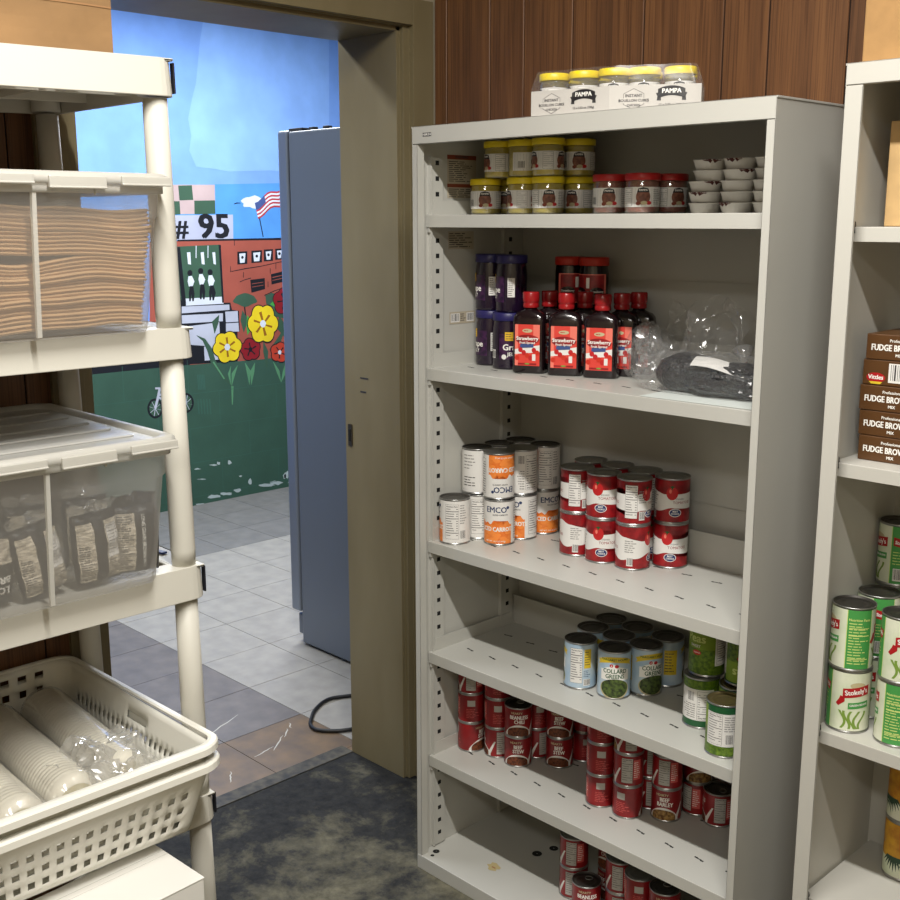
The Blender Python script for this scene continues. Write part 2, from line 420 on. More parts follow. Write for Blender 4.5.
MURAL=[
('sky_low',1,[(0.921,1.807),(2.676,1.869),(2.668,1.544),(0.9,1.511)]),
('sky_patch',1,[(1.776,2.503),(1.757,2.385),(1.727,2.298),(1.696,2.19),(1.711,2.1),(1.694,2.019),(1.734,1.934),(1.832,1.926),(1.951,1.913),(2.229,1.927),(2.677,1.917),(2.702,2.876),(1.833,2.77),(1.794,2.609)]),
('brick',1,[(1.418,1.525),(2.668,1.541),(2.649,0.818),(1.377,0.819)]),
('pink',2,[(1.436,1.829),(1.85,1.838),(1.846,1.677),(1.427,1.67)]),
('leaf',3,[(1.613,1.828),(1.7,1.832),(1.705,1.752),(1.617,1.748)]),
('leaf',3,[(1.711,1.748),(1.847,1.751),(1.846,1.676),(1.709,1.673)]),
('leaf',3,[(1.567,1.743),(1.617,1.744),(1.619,1.672),(1.563,1.67)]),
('sign',2,[(1.434,1.665),(1.964,1.672),(1.96,1.535),(1.426,1.529)]),
('black',3,[(1.591,1.534),(2.338,1.536),(2.338,1.524),(1.591,1.525)]),
('leaf',3,[(1.577,1.496),(1.867,1.503),(1.872,1.204),(1.612,1.194),(1.561,1.197)]),
('black',4,[(1.584,1.493),(1.606,1.493),(1.628,1.174),(1.601,1.17)]),
('black',4,[(1.858,1.502),(1.873,1.501),(1.878,1.171),(1.866,1.171)]),
('white',4,[(1.648,1.463),(1.67,1.464),(1.671,1.395),(1.652,1.399)]),
('white',4,[(1.737,1.461),(1.758,1.463),(1.76,1.393),(1.741,1.396)]),
('white',4,[(1.814,1.46),(1.833,1.461),(1.835,1.391),(1.819,1.394)]),
('white',4,[(1.707,1.499),(1.712,1.499),(1.708,1.431),(1.703,1.431)]),
('white',4,[(1.785,1.498),(1.79,1.498),(1.786,1.429),(1.781,1.429)]),
('black',5,[(1.678,1.348),(1.675,1.338),(1.666,1.333),(1.655,1.333),(1.647,1.339),(1.644,1.349),(1.648,1.359),(1.657,1.365),(1.667,1.365),(1.675,1.358)]),
('white',5,[(1.65,1.33),(1.673,1.332),(1.688,1.3),(1.674,1.272),(1.65,1.273),(1.644,1.302)]),
('black',5,[(1.657,1.275),(1.679,1.274),(1.685,1.231),(1.678,1.189),(1.668,1.189),(1.665,1.23),(1.658,1.19),(1.648,1.19),(1.648,1.238)]),
('black',5,[(1.749,1.357),(1.745,1.347),(1.736,1.341),(1.726,1.341),(1.717,1.348),(1.714,1.358),(1.718,1.368),(1.727,1.374),(1.738,1.373),(1.746,1.367)]),
('white',5,[(1.721,1.339),(1.743,1.34),(1.759,1.308),(1.745,1.28),(1.721,1.281),(1.715,1.31)]),
('black',5,[(1.728,1.283),(1.75,1.282),(1.756,1.239),(1.749,1.196),(1.739,1.197),(1.736,1.238),(1.729,1.197),(1.719,1.198),(1.719,1.246)]),
('black',5,[(1.811,1.349),(1.808,1.339),(1.798,1.333),(1.788,1.333),(1.779,1.339),(1.776,1.35),(1.78,1.36),(1.789,1.365),(1.8,1.365),(1.808,1.359)]),
('white',5,[(1.783,1.33),(1.806,1.332),(1.822,1.3),(1.808,1.271),(1.783,1.272),(1.776,1.301)]),
('black',5,[(1.79,1.274),(1.813,1.273),(1.826,1.23),(1.811,1.187),(1.801,1.187),(1.798,1.229),(1.791,1.188),(1.781,1.188),(1.781,1.237)]),
('white',4,[(1.622,1.206),(1.872,1.206),(1.876,1.165),(1.627,1.166)]),
('black',3,[(1.592,1.203),(1.633,1.176),(1.922,1.169),(1.931,1.126),(1.979,1.118),(1.98,0.996),(1.582,1.022)]),
('grey',4,[(1.598,1.163),(1.914,1.158),(1.915,1.127),(1.596,1.125)]),
('grey',4,[(1.595,1.114),(1.868,1.11),(1.866,1.064),(1.595,1.067)]),
('grey',4,[(1.884,1.118),(1.97,1.118),(1.972,1.055),(1.886,1.056)]),
('grey',4,[(1.886,1.05),(1.972,1.049),(1.975,0.996),(1.884,1.002)]),
('grey',4,[(1.629,1.049),(1.841,1.06),(1.841,0.958),(1.842,0.915),(1.632,0.945)]),
('black',2,[(1.244,1.093),(1.966,1.05),(1.957,0.819),(1.17,0.852)]),
('grey',4,[(1.731,0.926),(1.843,0.926),(1.839,0.843),(1.732,0.845)]),
('black',3,[(1.984,1.46),(2.053,1.462),(2.05,1.389),(1.981,1.387)]),
('white',4,[(1.996,1.449),(2.04,1.451),(2.032,1.397),(2.0,1.395)]),
('black',5,[(2.026,1.427),(2.023,1.421),(2.017,1.418),(2.01,1.421),(2.008,1.427),(2.011,1.433),(2.017,1.436),(2.024,1.433)]),
('black',3,[(2.082,1.464),(2.157,1.466),(2.154,1.395),(2.079,1.393)]),
('white',4,[(2.094,1.452),(2.145,1.455),(2.136,1.403),(2.098,1.402)]),
('black',5,[(2.128,1.432),(2.125,1.426),(2.118,1.423),(2.111,1.426),(2.109,1.432),(2.112,1.439),(2.119,1.441),(2.125,1.438)]),
('black',3,[(2.171,1.469),(2.236,1.471),(2.234,1.402),(2.168,1.4)]),
('white',4,[(2.183,1.457),(2.224,1.46),(2.215,1.41),(2.188,1.409)]),
('black',5,[(2.212,1.438),(2.209,1.432),(2.202,1.429),(2.195,1.432),(2.193,1.438),(2.196,1.445),(2.203,1.447),(2.209,1.444)]),
('black',3,[(2.253,1.472),(2.314,1.474),(2.312,1.409),(2.251,1.407)]),
('white',4,[(2.265,1.461),(2.301,1.463),(2.292,1.417),(2.27,1.416)]),
('black',5,[(2.292,1.443),(2.289,1.437),(2.282,1.434),(2.275,1.437),(2.273,1.444),(2.276,1.45),(2.283,1.452),(2.289,1.45)]),
('black',3,[(2.331,1.473),(2.367,1.476),(2.365,1.413),(2.328,1.41)]),
('white',4,[(2.343,1.461),(2.354,1.465),(2.346,1.421),(2.348,1.419)]),
('black',5,[(2.358,1.445),(2.355,1.439),(2.348,1.437),(2.341,1.439),(2.338,1.446),(2.341,1.452),(2.348,1.455),(2.355,1.452)]),
('black',3,[(2.066,1.295),(2.17,1.302),(2.17,1.237),(2.072,1.219)]),
('black',3,[(2.216,1.323),(2.323,1.341),(2.321,1.277),(2.218,1.262)]),
('brick',4,[(2.078,1.272),(2.16,1.28),(2.159,1.277),(2.078,1.269)]),
('brick',4,[(2.078,1.254),(2.159,1.262),(2.159,1.259),(2.077,1.251)]),
('brick',4,[(2.226,1.305),(2.313,1.318),(2.313,1.314),(2.226,1.301)]),
('brick',4,[(2.225,1.287),(2.312,1.3),(2.312,1.296),(2.225,1.284)]),
('black',3,[(1.937,1.35),(2.036,1.364),(2.143,1.374),(2.253,1.391),(2.337,1.403),(2.337,1.398),(2.253,1.387),(2.143,1.37),(2.035,1.359),(1.937,1.346)]),
('black',3,[(1.993,1.288),(2.033,1.3),(2.073,1.308),(2.073,1.303),(2.033,1.296),(1.993,1.284)]),
('black',3,[(2.163,1.202),(2.233,1.224),(2.317,1.245),(2.317,1.241),(2.233,1.219),(2.163,1.197)]),
('black',3,[(1.932,1.378),(1.935,1.377),(1.934,1.345),(1.93,1.345)]),
('black',3,[(2.019,1.342),(2.023,1.342),(2.021,1.309),(2.017,1.31)]),
('black',3,[(2.191,1.281),(2.195,1.281),(2.194,1.248),(2.19,1.248)]),
('black',3,[(2.209,1.326),(2.213,1.325),(2.214,1.359),(2.21,1.359)]),
('black',3,[(1.964,1.528),(1.968,1.528),(1.967,1.496),(1.963,1.496)]),
('black',3,[(2.253,1.391),(2.257,1.391),(2.255,1.352),(2.251,1.352)]),
('leaf',4,[(2.108,1.175),(2.112,1.165),(2.1,1.158),(2.079,1.154),(2.062,1.147),(2.046,1.141),(2.024,1.138),(2.002,1.143),(1.986,1.151),(1.97,1.159),(1.951,1.165),(1.939,1.173),(1.944,1.183),(1.954,1.192),(1.959,1.199),(1.964,1.204),(1.982,1.211),(2.006,1.217),(2.027,1.22),(2.047,1.216),(2.071,1.207),(2.088,1.199),(2.094,1.193),(2.098,1.186)]),
('black',3,[(2.013,1.15),(2.023,1.149),(2.033,1.054),(2.025,1.055)]),
('leaf',4,[(2.17,1.198),(2.219,1.213),(2.254,1.198),(2.252,1.132),(2.175,1.147)]),
('lime',5,[(2.202,1.146),(2.238,1.167),(2.265,1.143),(2.267,1.097),(2.235,1.088),(2.208,1.112)]),
('white',3,[(2.176,1.745),(2.183,1.736),(2.165,1.73),(2.146,1.723),(2.137,1.712),(2.122,1.706),(2.1,1.709),(2.084,1.716),(2.063,1.716),(2.041,1.716),(2.037,1.724),(2.04,1.735),(2.028,1.743),(2.021,1.751),(2.038,1.763),(2.058,1.77),(2.066,1.771),(2.08,1.772),(2.103,1.778),(2.119,1.783),(2.14,1.777),(2.162,1.767),(2.167,1.76),(2.163,1.754)]),
('white',3,[(2.265,1.726),(2.331,1.727),(2.331,1.719),(2.264,1.717)]),
('red',5,[(2.117,1.739),(2.14,1.747),(2.163,1.764),(2.186,1.784),(2.21,1.801),(2.233,1.808),(2.256,1.808),(2.279,1.807),(2.302,1.814),(2.305,1.803),(2.281,1.797),(2.258,1.797),(2.235,1.798),(2.212,1.79),(2.189,1.774),(2.165,1.754),(2.142,1.737),(2.119,1.729)]),
('white',5,[(2.119,1.729),(2.142,1.737),(2.165,1.754),(2.189,1.774),(2.212,1.79),(2.235,1.798),(2.258,1.797),(2.281,1.797),(2.305,1.803),(2.307,1.793),(2.284,1.787),(2.261,1.787),(2.238,1.788),(2.214,1.78),(2.191,1.764),(2.168,1.743),(2.144,1.727),(2.122,1.719)]),
('red',5,[(2.122,1.719),(2.144,1.727),(2.168,1.743),(2.191,1.764),(2.214,1.78),(2.238,1.788),(2.261,1.787),(2.284,1.787),(2.307,1.793),(2.309,1.783),(2.286,1.777),(2.263,1.777),(2.24,1.777),(2.217,1.77),(2.193,1.754),(2.17,1.733),(2.147,1.716),(2.124,1.708)]),
('white',5,[(2.124,1.708),(2.147,1.716),(2.17,1.733),(2.193,1.754),(2.217,1.77),(2.24,1.777),(2.263,1.777),(2.286,1.777),(2.309,1.783),(2.312,1.773),(2.288,1.766),(2.265,1.767),(2.242,1.767),(2.219,1.76),(2.196,1.744),(2.172,1.723),(2.149,1.706),(2.126,1.698)]),
('red',5,[(2.126,1.698),(2.149,1.706),(2.172,1.723),(2.196,1.744),(2.219,1.76),(2.242,1.767),(2.265,1.767),(2.288,1.766),(2.312,1.773),(2.314,1.763),(2.291,1.756),(2.268,1.757),(2.245,1.757),(2.221,1.75),(2.198,1.734),(2.174,1.713),(2.151,1.696),(2.128,1.688)]),
('white',5,[(2.128,1.688),(2.151,1.696),(2.174,1.713),(2.198,1.734),(2.221,1.75),(2.245,1.757),(2.268,1.757),(2.291,1.756),(2.314,1.763),(2.317,1.752),(2.293,1.746),(2.27,1.747),(2.247,1.747),(2.224,1.74),(2.2,1.723),(2.177,1.703),(2.153,1.686),(2.131,1.678)]),
('red',5,[(2.131,1.678),(2.153,1.686),(2.177,1.703),(2.2,1.723),(2.224,1.74),(2.247,1.747),(2.27,1.747),(2.293,1.746),(2.317,1.752),(2.319,1.742),(2.296,1.736),(2.272,1.736),(2.249,1.737),(2.226,1.73),(2.203,1.713),(2.179,1.693),(2.156,1.676),(2.133,1.668)]),
('white',5,[(2.133,1.668),(2.156,1.676),(2.179,1.693),(2.203,1.713),(2.226,1.73),(2.249,1.737),(2.272,1.736),(2.296,1.736),(2.319,1.742),(2.321,1.732),(2.298,1.725),(2.275,1.726),(2.252,1.726),(2.228,1.719),(2.205,1.703),(2.181,1.683),(2.158,1.666),(2.135,1.658)]),
('red',5,[(2.135,1.658),(2.158,1.666),(2.181,1.683),(2.205,1.703),(2.228,1.719),(2.252,1.726),(2.275,1.726),(2.298,1.725),(2.321,1.732),(2.324,1.721),(2.3,1.715),(2.277,1.716),(2.254,1.716),(2.231,1.709),(2.207,1.693),(2.184,1.672),(2.16,1.656),(2.137,1.648)]),
('navy',6,[(2.117,1.739),(2.14,1.747),(2.163,1.764),(2.186,1.784),(2.196,1.743),(2.172,1.723),(2.149,1.706),(2.126,1.698)]),
('black',4,[(2.144,1.652),(2.151,1.652),(2.172,1.543),(2.166,1.543)]),
('black',4,[(1.973,1.734),(1.993,1.741),(2.019,1.739),(2.018,1.736),(1.994,1.735),(1.975,1.73)]),
('black',2,[(0.253,1.008),(1.64,0.967),(1.628,0.738),(0.234,0.794)]),
('grass',3,[(0.237,0.824),(1.061,0.831),(1.6,0.83),(2.115,0.818),(2.649,0.825),(2.608,-0.823),(0.145,-0.229)]),
('leaf',5,[(1.685,0.993),(1.724,0.959),(1.751,0.901),(1.772,0.828),(1.842,0.736),(1.907,0.677),(1.908,0.678),(1.861,0.747),(1.805,0.839),(1.784,0.911),(1.741,0.971),(1.686,0.995)]),
('leaf',5,[(1.842,1.103),(1.791,1.065),(1.805,0.996),(1.807,0.996),(1.834,1.053),(1.843,1.102)]),
('stem',4,[(1.904,0.678),(1.904,0.568),(1.911,0.567),(1.921,0.676)]),
('stem',4,[(1.908,0.678),(1.935,0.745),(1.956,0.797),(1.955,0.798),(1.911,0.753),(1.907,0.678)]),
('stem',4,[(1.904,0.686),(1.903,0.751),(1.909,0.797),(1.907,0.797),(1.885,0.753),(1.902,0.686)]),
('stem',6,[(1.863,0.728),(1.793,0.835),(1.784,0.831),(1.855,0.724)]),
('stem',4,[(2.007,0.807),(2.017,0.753),(2.033,0.673),(2.034,0.672),(2.046,0.755),(2.009,0.808)]),
('stem',4,[(2.077,0.802),(2.043,0.755),(2.045,0.671),(2.047,0.671),(2.072,0.748),(2.078,0.801)]),
('stem',4,[(2.21,0.797),(2.234,0.732),(2.264,0.665),(2.265,0.665),(2.256,0.737),(2.212,0.798)]),
('stem',4,[(2.311,0.804),(2.281,0.734),(2.264,0.665),(2.265,0.664),(2.308,0.726),(2.312,0.804)]),
('leaf',4,[(2.143,0.929),(2.141,0.861),(2.163,0.749),(2.165,0.749),(2.178,0.862),(2.145,0.929)]),
('leaf',4,[(2.003,1.119),(1.987,1.061),(2.006,0.989),(2.008,0.989),(2.043,1.061),(2.004,1.119)]),
('lime',5,[(2.036,1.089),(2.027,1.031),(2.031,0.973),(2.033,0.973),(2.077,1.028),(2.038,1.089)]),
('leaf',5,[(2.179,1.153),(2.227,1.072),(2.319,1.05),(2.32,1.051),(2.27,1.111),(2.18,1.154)]),
('leaf',5,[(2.265,1.076),(2.25,0.993),(2.333,0.907),(2.334,0.908),(2.314,1.008),(2.267,1.076)]),
('leaf',4,[(2.187,0.873),(2.26,0.887),(2.319,1.013),(2.318,1.014),(2.224,0.911),(2.186,0.874)]),
('black',6,[(2.119,0.879),(2.116,0.873),(2.116,0.866),(2.117,0.859),(2.116,0.851),(2.114,0.844),(2.11,0.837),(2.105,0.832),(2.099,0.827),(2.092,0.823),(2.084,0.821),(2.076,0.821),(2.068,0.821),(2.061,0.823),(2.054,0.821),(2.047,0.819),(2.039,0.817),(2.031,0.817),(2.023,0.819),(2.015,0.821),(2.008,0.826),(2.002,0.831),(1.997,0.837),(1.994,0.844),(1.992,0.851),(1.991,0.858),(1.986,0.864),(1.981,0.869),(1.977,0.876),(1.974,0.883),(1.973,0.89),(1.973,0.898),(1.975,0.905),(1.978,0.912),(1.983,0.917),(1.988,0.922),(1.995,0.926),(2.002,0.929),(2.006,0.934),(2.01,0.94),(2.015,0.946),(2.021,0.95),(2.028,0.954),(2.036,0.956),(2.044,0.956),(2.052,0.955),(2.06,0.952),(2.067,0.949),(2.073,0.944),(2.079,0.939),(2.086,0.936),(2.093,0.934),(2.101,0.931),(2.108,0.927),(2.114,0.922),(2.118,0.915),(2.122,0.908),(2.123,0.901),(2.123,0.893),(2.122,0.886)]),
('darkred',7,[(2.113,0.879),(2.11,0.874),(2.11,0.868),(2.111,0.861),(2.11,0.854),(2.109,0.847),(2.105,0.841),(2.101,0.836),(2.095,0.831),(2.089,0.828),(2.081,0.827),(2.074,0.826),(2.067,0.827),(2.06,0.829),(2.053,0.827),(2.047,0.824),(2.04,0.823),(2.032,0.823),(2.025,0.824),(2.018,0.826),(2.011,0.83),(2.006,0.835),(2.002,0.841),(1.998,0.847),(1.997,0.854),(1.996,0.861),(1.992,0.866),(1.987,0.871),(1.983,0.877),(1.98,0.883),(1.979,0.89),(1.979,0.897),(1.98,0.903),(1.984,0.909),(1.988,0.915),(1.993,0.919),(2.0,0.923),(2.006,0.925),(2.01,0.93),(2.013,0.936),(2.018,0.941),(2.023,0.945),(2.03,0.948),(2.037,0.95),(2.044,0.95),(2.052,0.949),(2.059,0.947),(2.065,0.943),(2.071,0.939),(2.076,0.934),(2.082,0.932),(2.09,0.93),(2.097,0.927),(2.103,0.924),(2.109,0.919),(2.113,0.913),(2.116,0.906),(2.117,0.899),(2.117,0.892),(2.116,0.886)]),
('black',8,[(2.061,0.876),(2.084,0.857),(2.078,0.85),(2.055,0.872)]),
('black',8,[(2.045,0.872),(2.034,0.848),(2.024,0.85),(2.038,0.876)]),
('black',8,[(2.035,0.885),(2.006,0.889),(2.005,0.897),(2.037,0.891)]),
('black',8,[(2.045,0.897),(2.037,0.924),(2.047,0.927),(2.052,0.897)]),
('black',8,[(2.061,0.891),(2.086,0.905),(2.093,0.898),(2.064,0.886)]),
('black',9,[(2.063,0.883),(2.06,0.875),(2.053,0.87),(2.044,0.871),(2.038,0.877),(2.035,0.885),(2.038,0.894),(2.045,0.899),(2.054,0.898),(2.061,0.892)]),
('black',10,[(1.99,0.904),(1.986,0.894),(1.979,0.886),(1.971,0.879),(1.971,0.869),(1.971,0.859),(1.968,0.849),(1.962,0.84),(1.955,0.832),(1.945,0.827),(1.935,0.824),(1.924,0.824),(1.913,0.825),(1.902,0.828),(1.893,0.824),(1.883,0.82),(1.873,0.818),(1.862,0.818),(1.851,0.821),(1.841,0.826),(1.833,0.833),(1.827,0.842),(1.822,0.851),(1.819,0.861),(1.811,0.866),(1.802,0.872),(1.794,0.88),(1.789,0.889),(1.785,0.899),(1.785,0.909),(1.787,0.919),(1.791,0.928),(1.798,0.936),(1.805,0.943),(1.805,0.953),(1.806,0.963),(1.809,0.973),(1.814,0.981),(1.821,0.989),(1.83,0.994),(1.841,0.997),(1.852,0.998),(1.862,0.997),(1.873,0.994),(1.882,0.998),(1.892,1.002),(1.902,1.005),(1.913,1.005),(1.924,1.002),(1.934,0.997),(1.942,0.99),(1.949,0.982),(1.953,0.972),(1.956,0.962),(1.965,0.957),(1.975,0.951),(1.982,0.943),(1.988,0.934),(1.992,0.924),(1.992,0.914)]),
('yellow',11,[(1.984,0.904),(1.98,0.895),(1.973,0.887),(1.966,0.881),(1.966,0.872),(1.966,0.862),(1.963,0.852),(1.958,0.844),(1.951,0.837),(1.942,0.832),(1.932,0.829),(1.922,0.829),(1.911,0.831),(1.901,0.834),(1.893,0.829),(1.884,0.825),(1.874,0.823),(1.863,0.823),(1.853,0.826),(1.844,0.831),(1.836,0.837),(1.83,0.846),(1.826,0.855),(1.824,0.864),(1.815,0.869),(1.807,0.875),(1.8,0.882),(1.794,0.89),(1.791,0.9),(1.791,0.909),(1.793,0.918),(1.797,0.927),(1.803,0.935),(1.81,0.941),(1.81,0.95),(1.811,0.96),(1.813,0.969),(1.818,0.977),(1.825,0.984),(1.834,0.989),(1.843,0.992),(1.854,0.993),(1.864,0.991),(1.874,0.988),(1.882,0.993),(1.891,0.997),(1.901,0.999),(1.912,0.999),(1.922,0.997),(1.931,0.992),(1.939,0.986),(1.945,0.977),(1.949,0.968),(1.952,0.959),(1.96,0.954),(1.969,0.948),(1.977,0.941),(1.982,0.933),(1.986,0.923),(1.986,0.914)]),
('ochre',12,[(1.906,0.904),(1.944,0.887),(1.94,0.876),(1.901,0.897)]),
('ochre',12,[(1.891,0.893),(1.897,0.855),(1.882,0.852),(1.881,0.894)]),
('ochre',12,[(1.873,0.9),(1.841,0.879),(1.83,0.888),(1.868,0.908)]),
('ochre',12,[(1.869,0.918),(1.832,0.935),(1.836,0.946),(1.874,0.925)]),
('ochre',12,[(1.884,0.93),(1.878,0.968),(1.893,0.97),(1.894,0.929)]),
('ochre',12,[(1.902,0.922),(1.934,0.944),(1.945,0.935),(1.907,0.915)]),
('white',13,[(1.907,0.91),(1.902,0.898),(1.893,0.891),(1.881,0.892),(1.871,0.9),(1.868,0.913),(1.873,0.924),(1.882,0.931),(1.894,0.93),(1.903,0.922)]),
('black',10,[(2.261,1.024),(2.259,1.011),(2.254,0.999),(2.247,0.989),(2.238,0.98),(2.228,0.973),(2.226,0.961),(2.223,0.948),(2.217,0.936),(2.209,0.927),(2.199,0.92),(2.187,0.915),(2.175,0.914),(2.163,0.916),(2.151,0.92),(2.141,0.927),(2.13,0.922),(2.118,0.919),(2.106,0.919),(2.094,0.922),(2.083,0.928),(2.074,0.936),(2.067,0.947),(2.062,0.959),(2.06,0.972),(2.059,0.985),(2.05,0.993),(2.042,1.002),(2.035,1.013),(2.032,1.026),(2.031,1.038),(2.033,1.051),(2.037,1.063),(2.045,1.073),(2.053,1.082),(2.063,1.088),(2.065,1.101),(2.068,1.113),(2.074,1.124),(2.082,1.134),(2.092,1.141),(2.103,1.146),(2.115,1.147),(2.127,1.146),(2.138,1.142),(2.149,1.136),(2.16,1.141),(2.171,1.143),(2.184,1.144),(2.196,1.141),(2.207,1.136),(2.216,1.127),(2.223,1.117),(2.228,1.105),(2.231,1.092),(2.232,1.079),(2.241,1.071),(2.25,1.061),(2.256,1.05),(2.26,1.037)]),
('yellow',11,[(2.255,1.025),(2.253,1.012),(2.248,1.001),(2.241,0.991),(2.232,0.983),(2.222,0.977),(2.221,0.965),(2.218,0.953),(2.213,0.942),(2.205,0.932),(2.196,0.926),(2.185,0.922),(2.173,0.921),(2.162,0.923),(2.151,0.927),(2.141,0.933),(2.131,0.929),(2.119,0.926),(2.108,0.925),(2.097,0.928),(2.086,0.933),(2.078,0.942),(2.071,0.952),(2.067,0.963),(2.065,0.976),(2.064,0.988),(2.055,0.995),(2.048,1.004),(2.041,1.014),(2.038,1.026),(2.037,1.038),(2.039,1.05),(2.043,1.061),(2.05,1.071),(2.059,1.079),(2.068,1.085),(2.069,1.097),(2.073,1.109),(2.078,1.119),(2.085,1.129),(2.094,1.136),(2.105,1.14),(2.116,1.141),(2.128,1.139),(2.139,1.135),(2.148,1.129),(2.159,1.134),(2.17,1.137),(2.181,1.138),(2.193,1.135),(2.203,1.13),(2.212,1.122),(2.219,1.112),(2.223,1.1),(2.226,1.088),(2.226,1.076),(2.235,1.069),(2.244,1.06),(2.25,1.049),(2.254,1.037)]),
('ochre',12,[(2.166,1.027),(2.211,1.015),(2.209,1.002),(2.162,1.019)]),
('ochre',12,[(2.154,1.009),(2.17,0.962),(2.152,0.957),(2.14,1.008)]),
('ochre',12,[(2.132,1.014),(2.104,0.98),(2.088,0.986),(2.123,1.021)]),
('ochre',12,[(2.123,1.036),(2.079,1.048),(2.081,1.061),(2.127,1.044)]),
('ochre',12,[(2.135,1.053),(2.119,1.1),(2.137,1.106),(2.149,1.055)]),
('ochre',12,[(2.157,1.049),(2.186,1.084),(2.202,1.077),(2.166,1.042)]),
('white',13,[(2.166,1.03),(2.161,1.017),(2.15,1.01),(2.137,1.011),(2.127,1.02),(2.123,1.033),(2.128,1.045),(2.139,1.053),(2.152,1.052),(2.162,1.043)]),
('black',10,[(2.334,0.844),(2.332,0.838),(2.329,0.831),(2.325,0.826),(2.32,0.821),(2.314,0.817),(2.312,0.811),(2.309,0.805),(2.306,0.799),(2.301,0.794),(2.295,0.79),(2.288,0.787),(2.281,0.785),(2.273,0.785),(2.265,0.786),(2.258,0.788),(2.251,0.792),(2.245,0.796),(2.238,0.796),(2.23,0.796),(2.223,0.798),(2.216,0.801),(2.209,0.805),(2.204,0.81),(2.2,0.816),(2.197,0.823),(2.195,0.829),(2.195,0.836),(2.196,0.843),(2.198,0.849),(2.195,0.855),(2.193,0.862),(2.192,0.869),(2.193,0.876),(2.194,0.882),(2.198,0.888),(2.202,0.894),(2.208,0.898),(2.215,0.901),(2.222,0.903),(2.229,0.904),(2.236,0.904),(2.242,0.908),(2.248,0.911),(2.255,0.914),(2.262,0.915),(2.27,0.915),(2.278,0.914),(2.285,0.911),(2.292,0.908),(2.297,0.903),(2.302,0.897),(2.306,0.891),(2.308,0.885),(2.314,0.881),(2.32,0.876),(2.326,0.871),(2.33,0.865),(2.333,0.858),(2.334,0.851)]),
('orange',11,[(2.328,0.845),(2.326,0.839),(2.323,0.833),(2.319,0.828),(2.314,0.824),(2.308,0.821),(2.307,0.815),(2.305,0.809),(2.302,0.804),(2.297,0.799),(2.292,0.795),(2.286,0.792),(2.279,0.791),(2.272,0.791),(2.265,0.792),(2.258,0.794),(2.252,0.797),(2.247,0.801),(2.24,0.801),(2.233,0.801),(2.226,0.803),(2.22,0.805),(2.214,0.809),(2.209,0.814),(2.205,0.819),(2.202,0.825),(2.201,0.831),(2.201,0.838),(2.202,0.844),(2.204,0.849),(2.201,0.855),(2.199,0.861),(2.198,0.867),(2.198,0.873),(2.2,0.879),(2.203,0.885),(2.207,0.89),(2.213,0.894),(2.219,0.896),(2.225,0.898),(2.232,0.899),(2.239,0.898),(2.244,0.902),(2.249,0.906),(2.255,0.908),(2.262,0.91),(2.269,0.91),(2.276,0.909),(2.283,0.906),(2.289,0.903),(2.294,0.898),(2.298,0.893),(2.301,0.887),(2.303,0.881),(2.309,0.878),(2.315,0.874),(2.32,0.869),(2.324,0.864),(2.326,0.858),(2.328,0.851)]),
('black',12,[(2.273,0.846),(2.3,0.838),(2.298,0.83),(2.27,0.842)]),
('black',12,[(2.261,0.838),(2.262,0.813),(2.252,0.812),(2.254,0.839)]),
('black',12,[(2.248,0.846),(2.222,0.84),(2.217,0.847),(2.246,0.852)]),
('black',12,[(2.251,0.86),(2.234,0.881),(2.241,0.886),(2.257,0.862)]),
('black',12,[(2.267,0.86),(2.282,0.88),(2.292,0.876),(2.272,0.856)]),
('white',13,[(2.273,0.849),(2.27,0.841),(2.264,0.837),(2.256,0.838),(2.249,0.843),(2.247,0.851),(2.25,0.859),(2.256,0.863),(2.264,0.863),(2.271,0.857)]),
('black',6,[(2.393,1.154),(2.389,1.146),(2.385,1.138),(2.379,1.132),(2.378,1.123),(2.377,1.115),(2.374,1.106),(2.37,1.098),(2.364,1.091),(2.357,1.085),(2.349,1.081),(2.34,1.078),(2.331,1.077),(2.322,1.078),(2.313,1.081),(2.305,1.084),(2.296,1.083),(2.288,1.081),(2.278,1.081),(2.269,1.083),(2.261,1.086),(2.253,1.091),(2.246,1.097),(2.241,1.104),(2.237,1.113),(2.235,1.121),(2.234,1.13),(2.235,1.139),(2.231,1.146),(2.227,1.153),(2.224,1.162),(2.222,1.171),(2.222,1.18),(2.224,1.188),(2.228,1.196),(2.234,1.204),(2.241,1.209),(2.248,1.214),(2.257,1.217),(2.265,1.219),(2.271,1.225),(2.277,1.232),(2.284,1.237),(2.292,1.241),(2.301,1.243),(2.31,1.244),(2.319,1.243),(2.328,1.24),(2.336,1.235),(2.343,1.23),(2.349,1.223),(2.354,1.215),(2.362,1.212),(2.37,1.208),(2.378,1.203),(2.384,1.197),(2.39,1.189),(2.393,1.181),(2.395,1.172),(2.395,1.163)]),
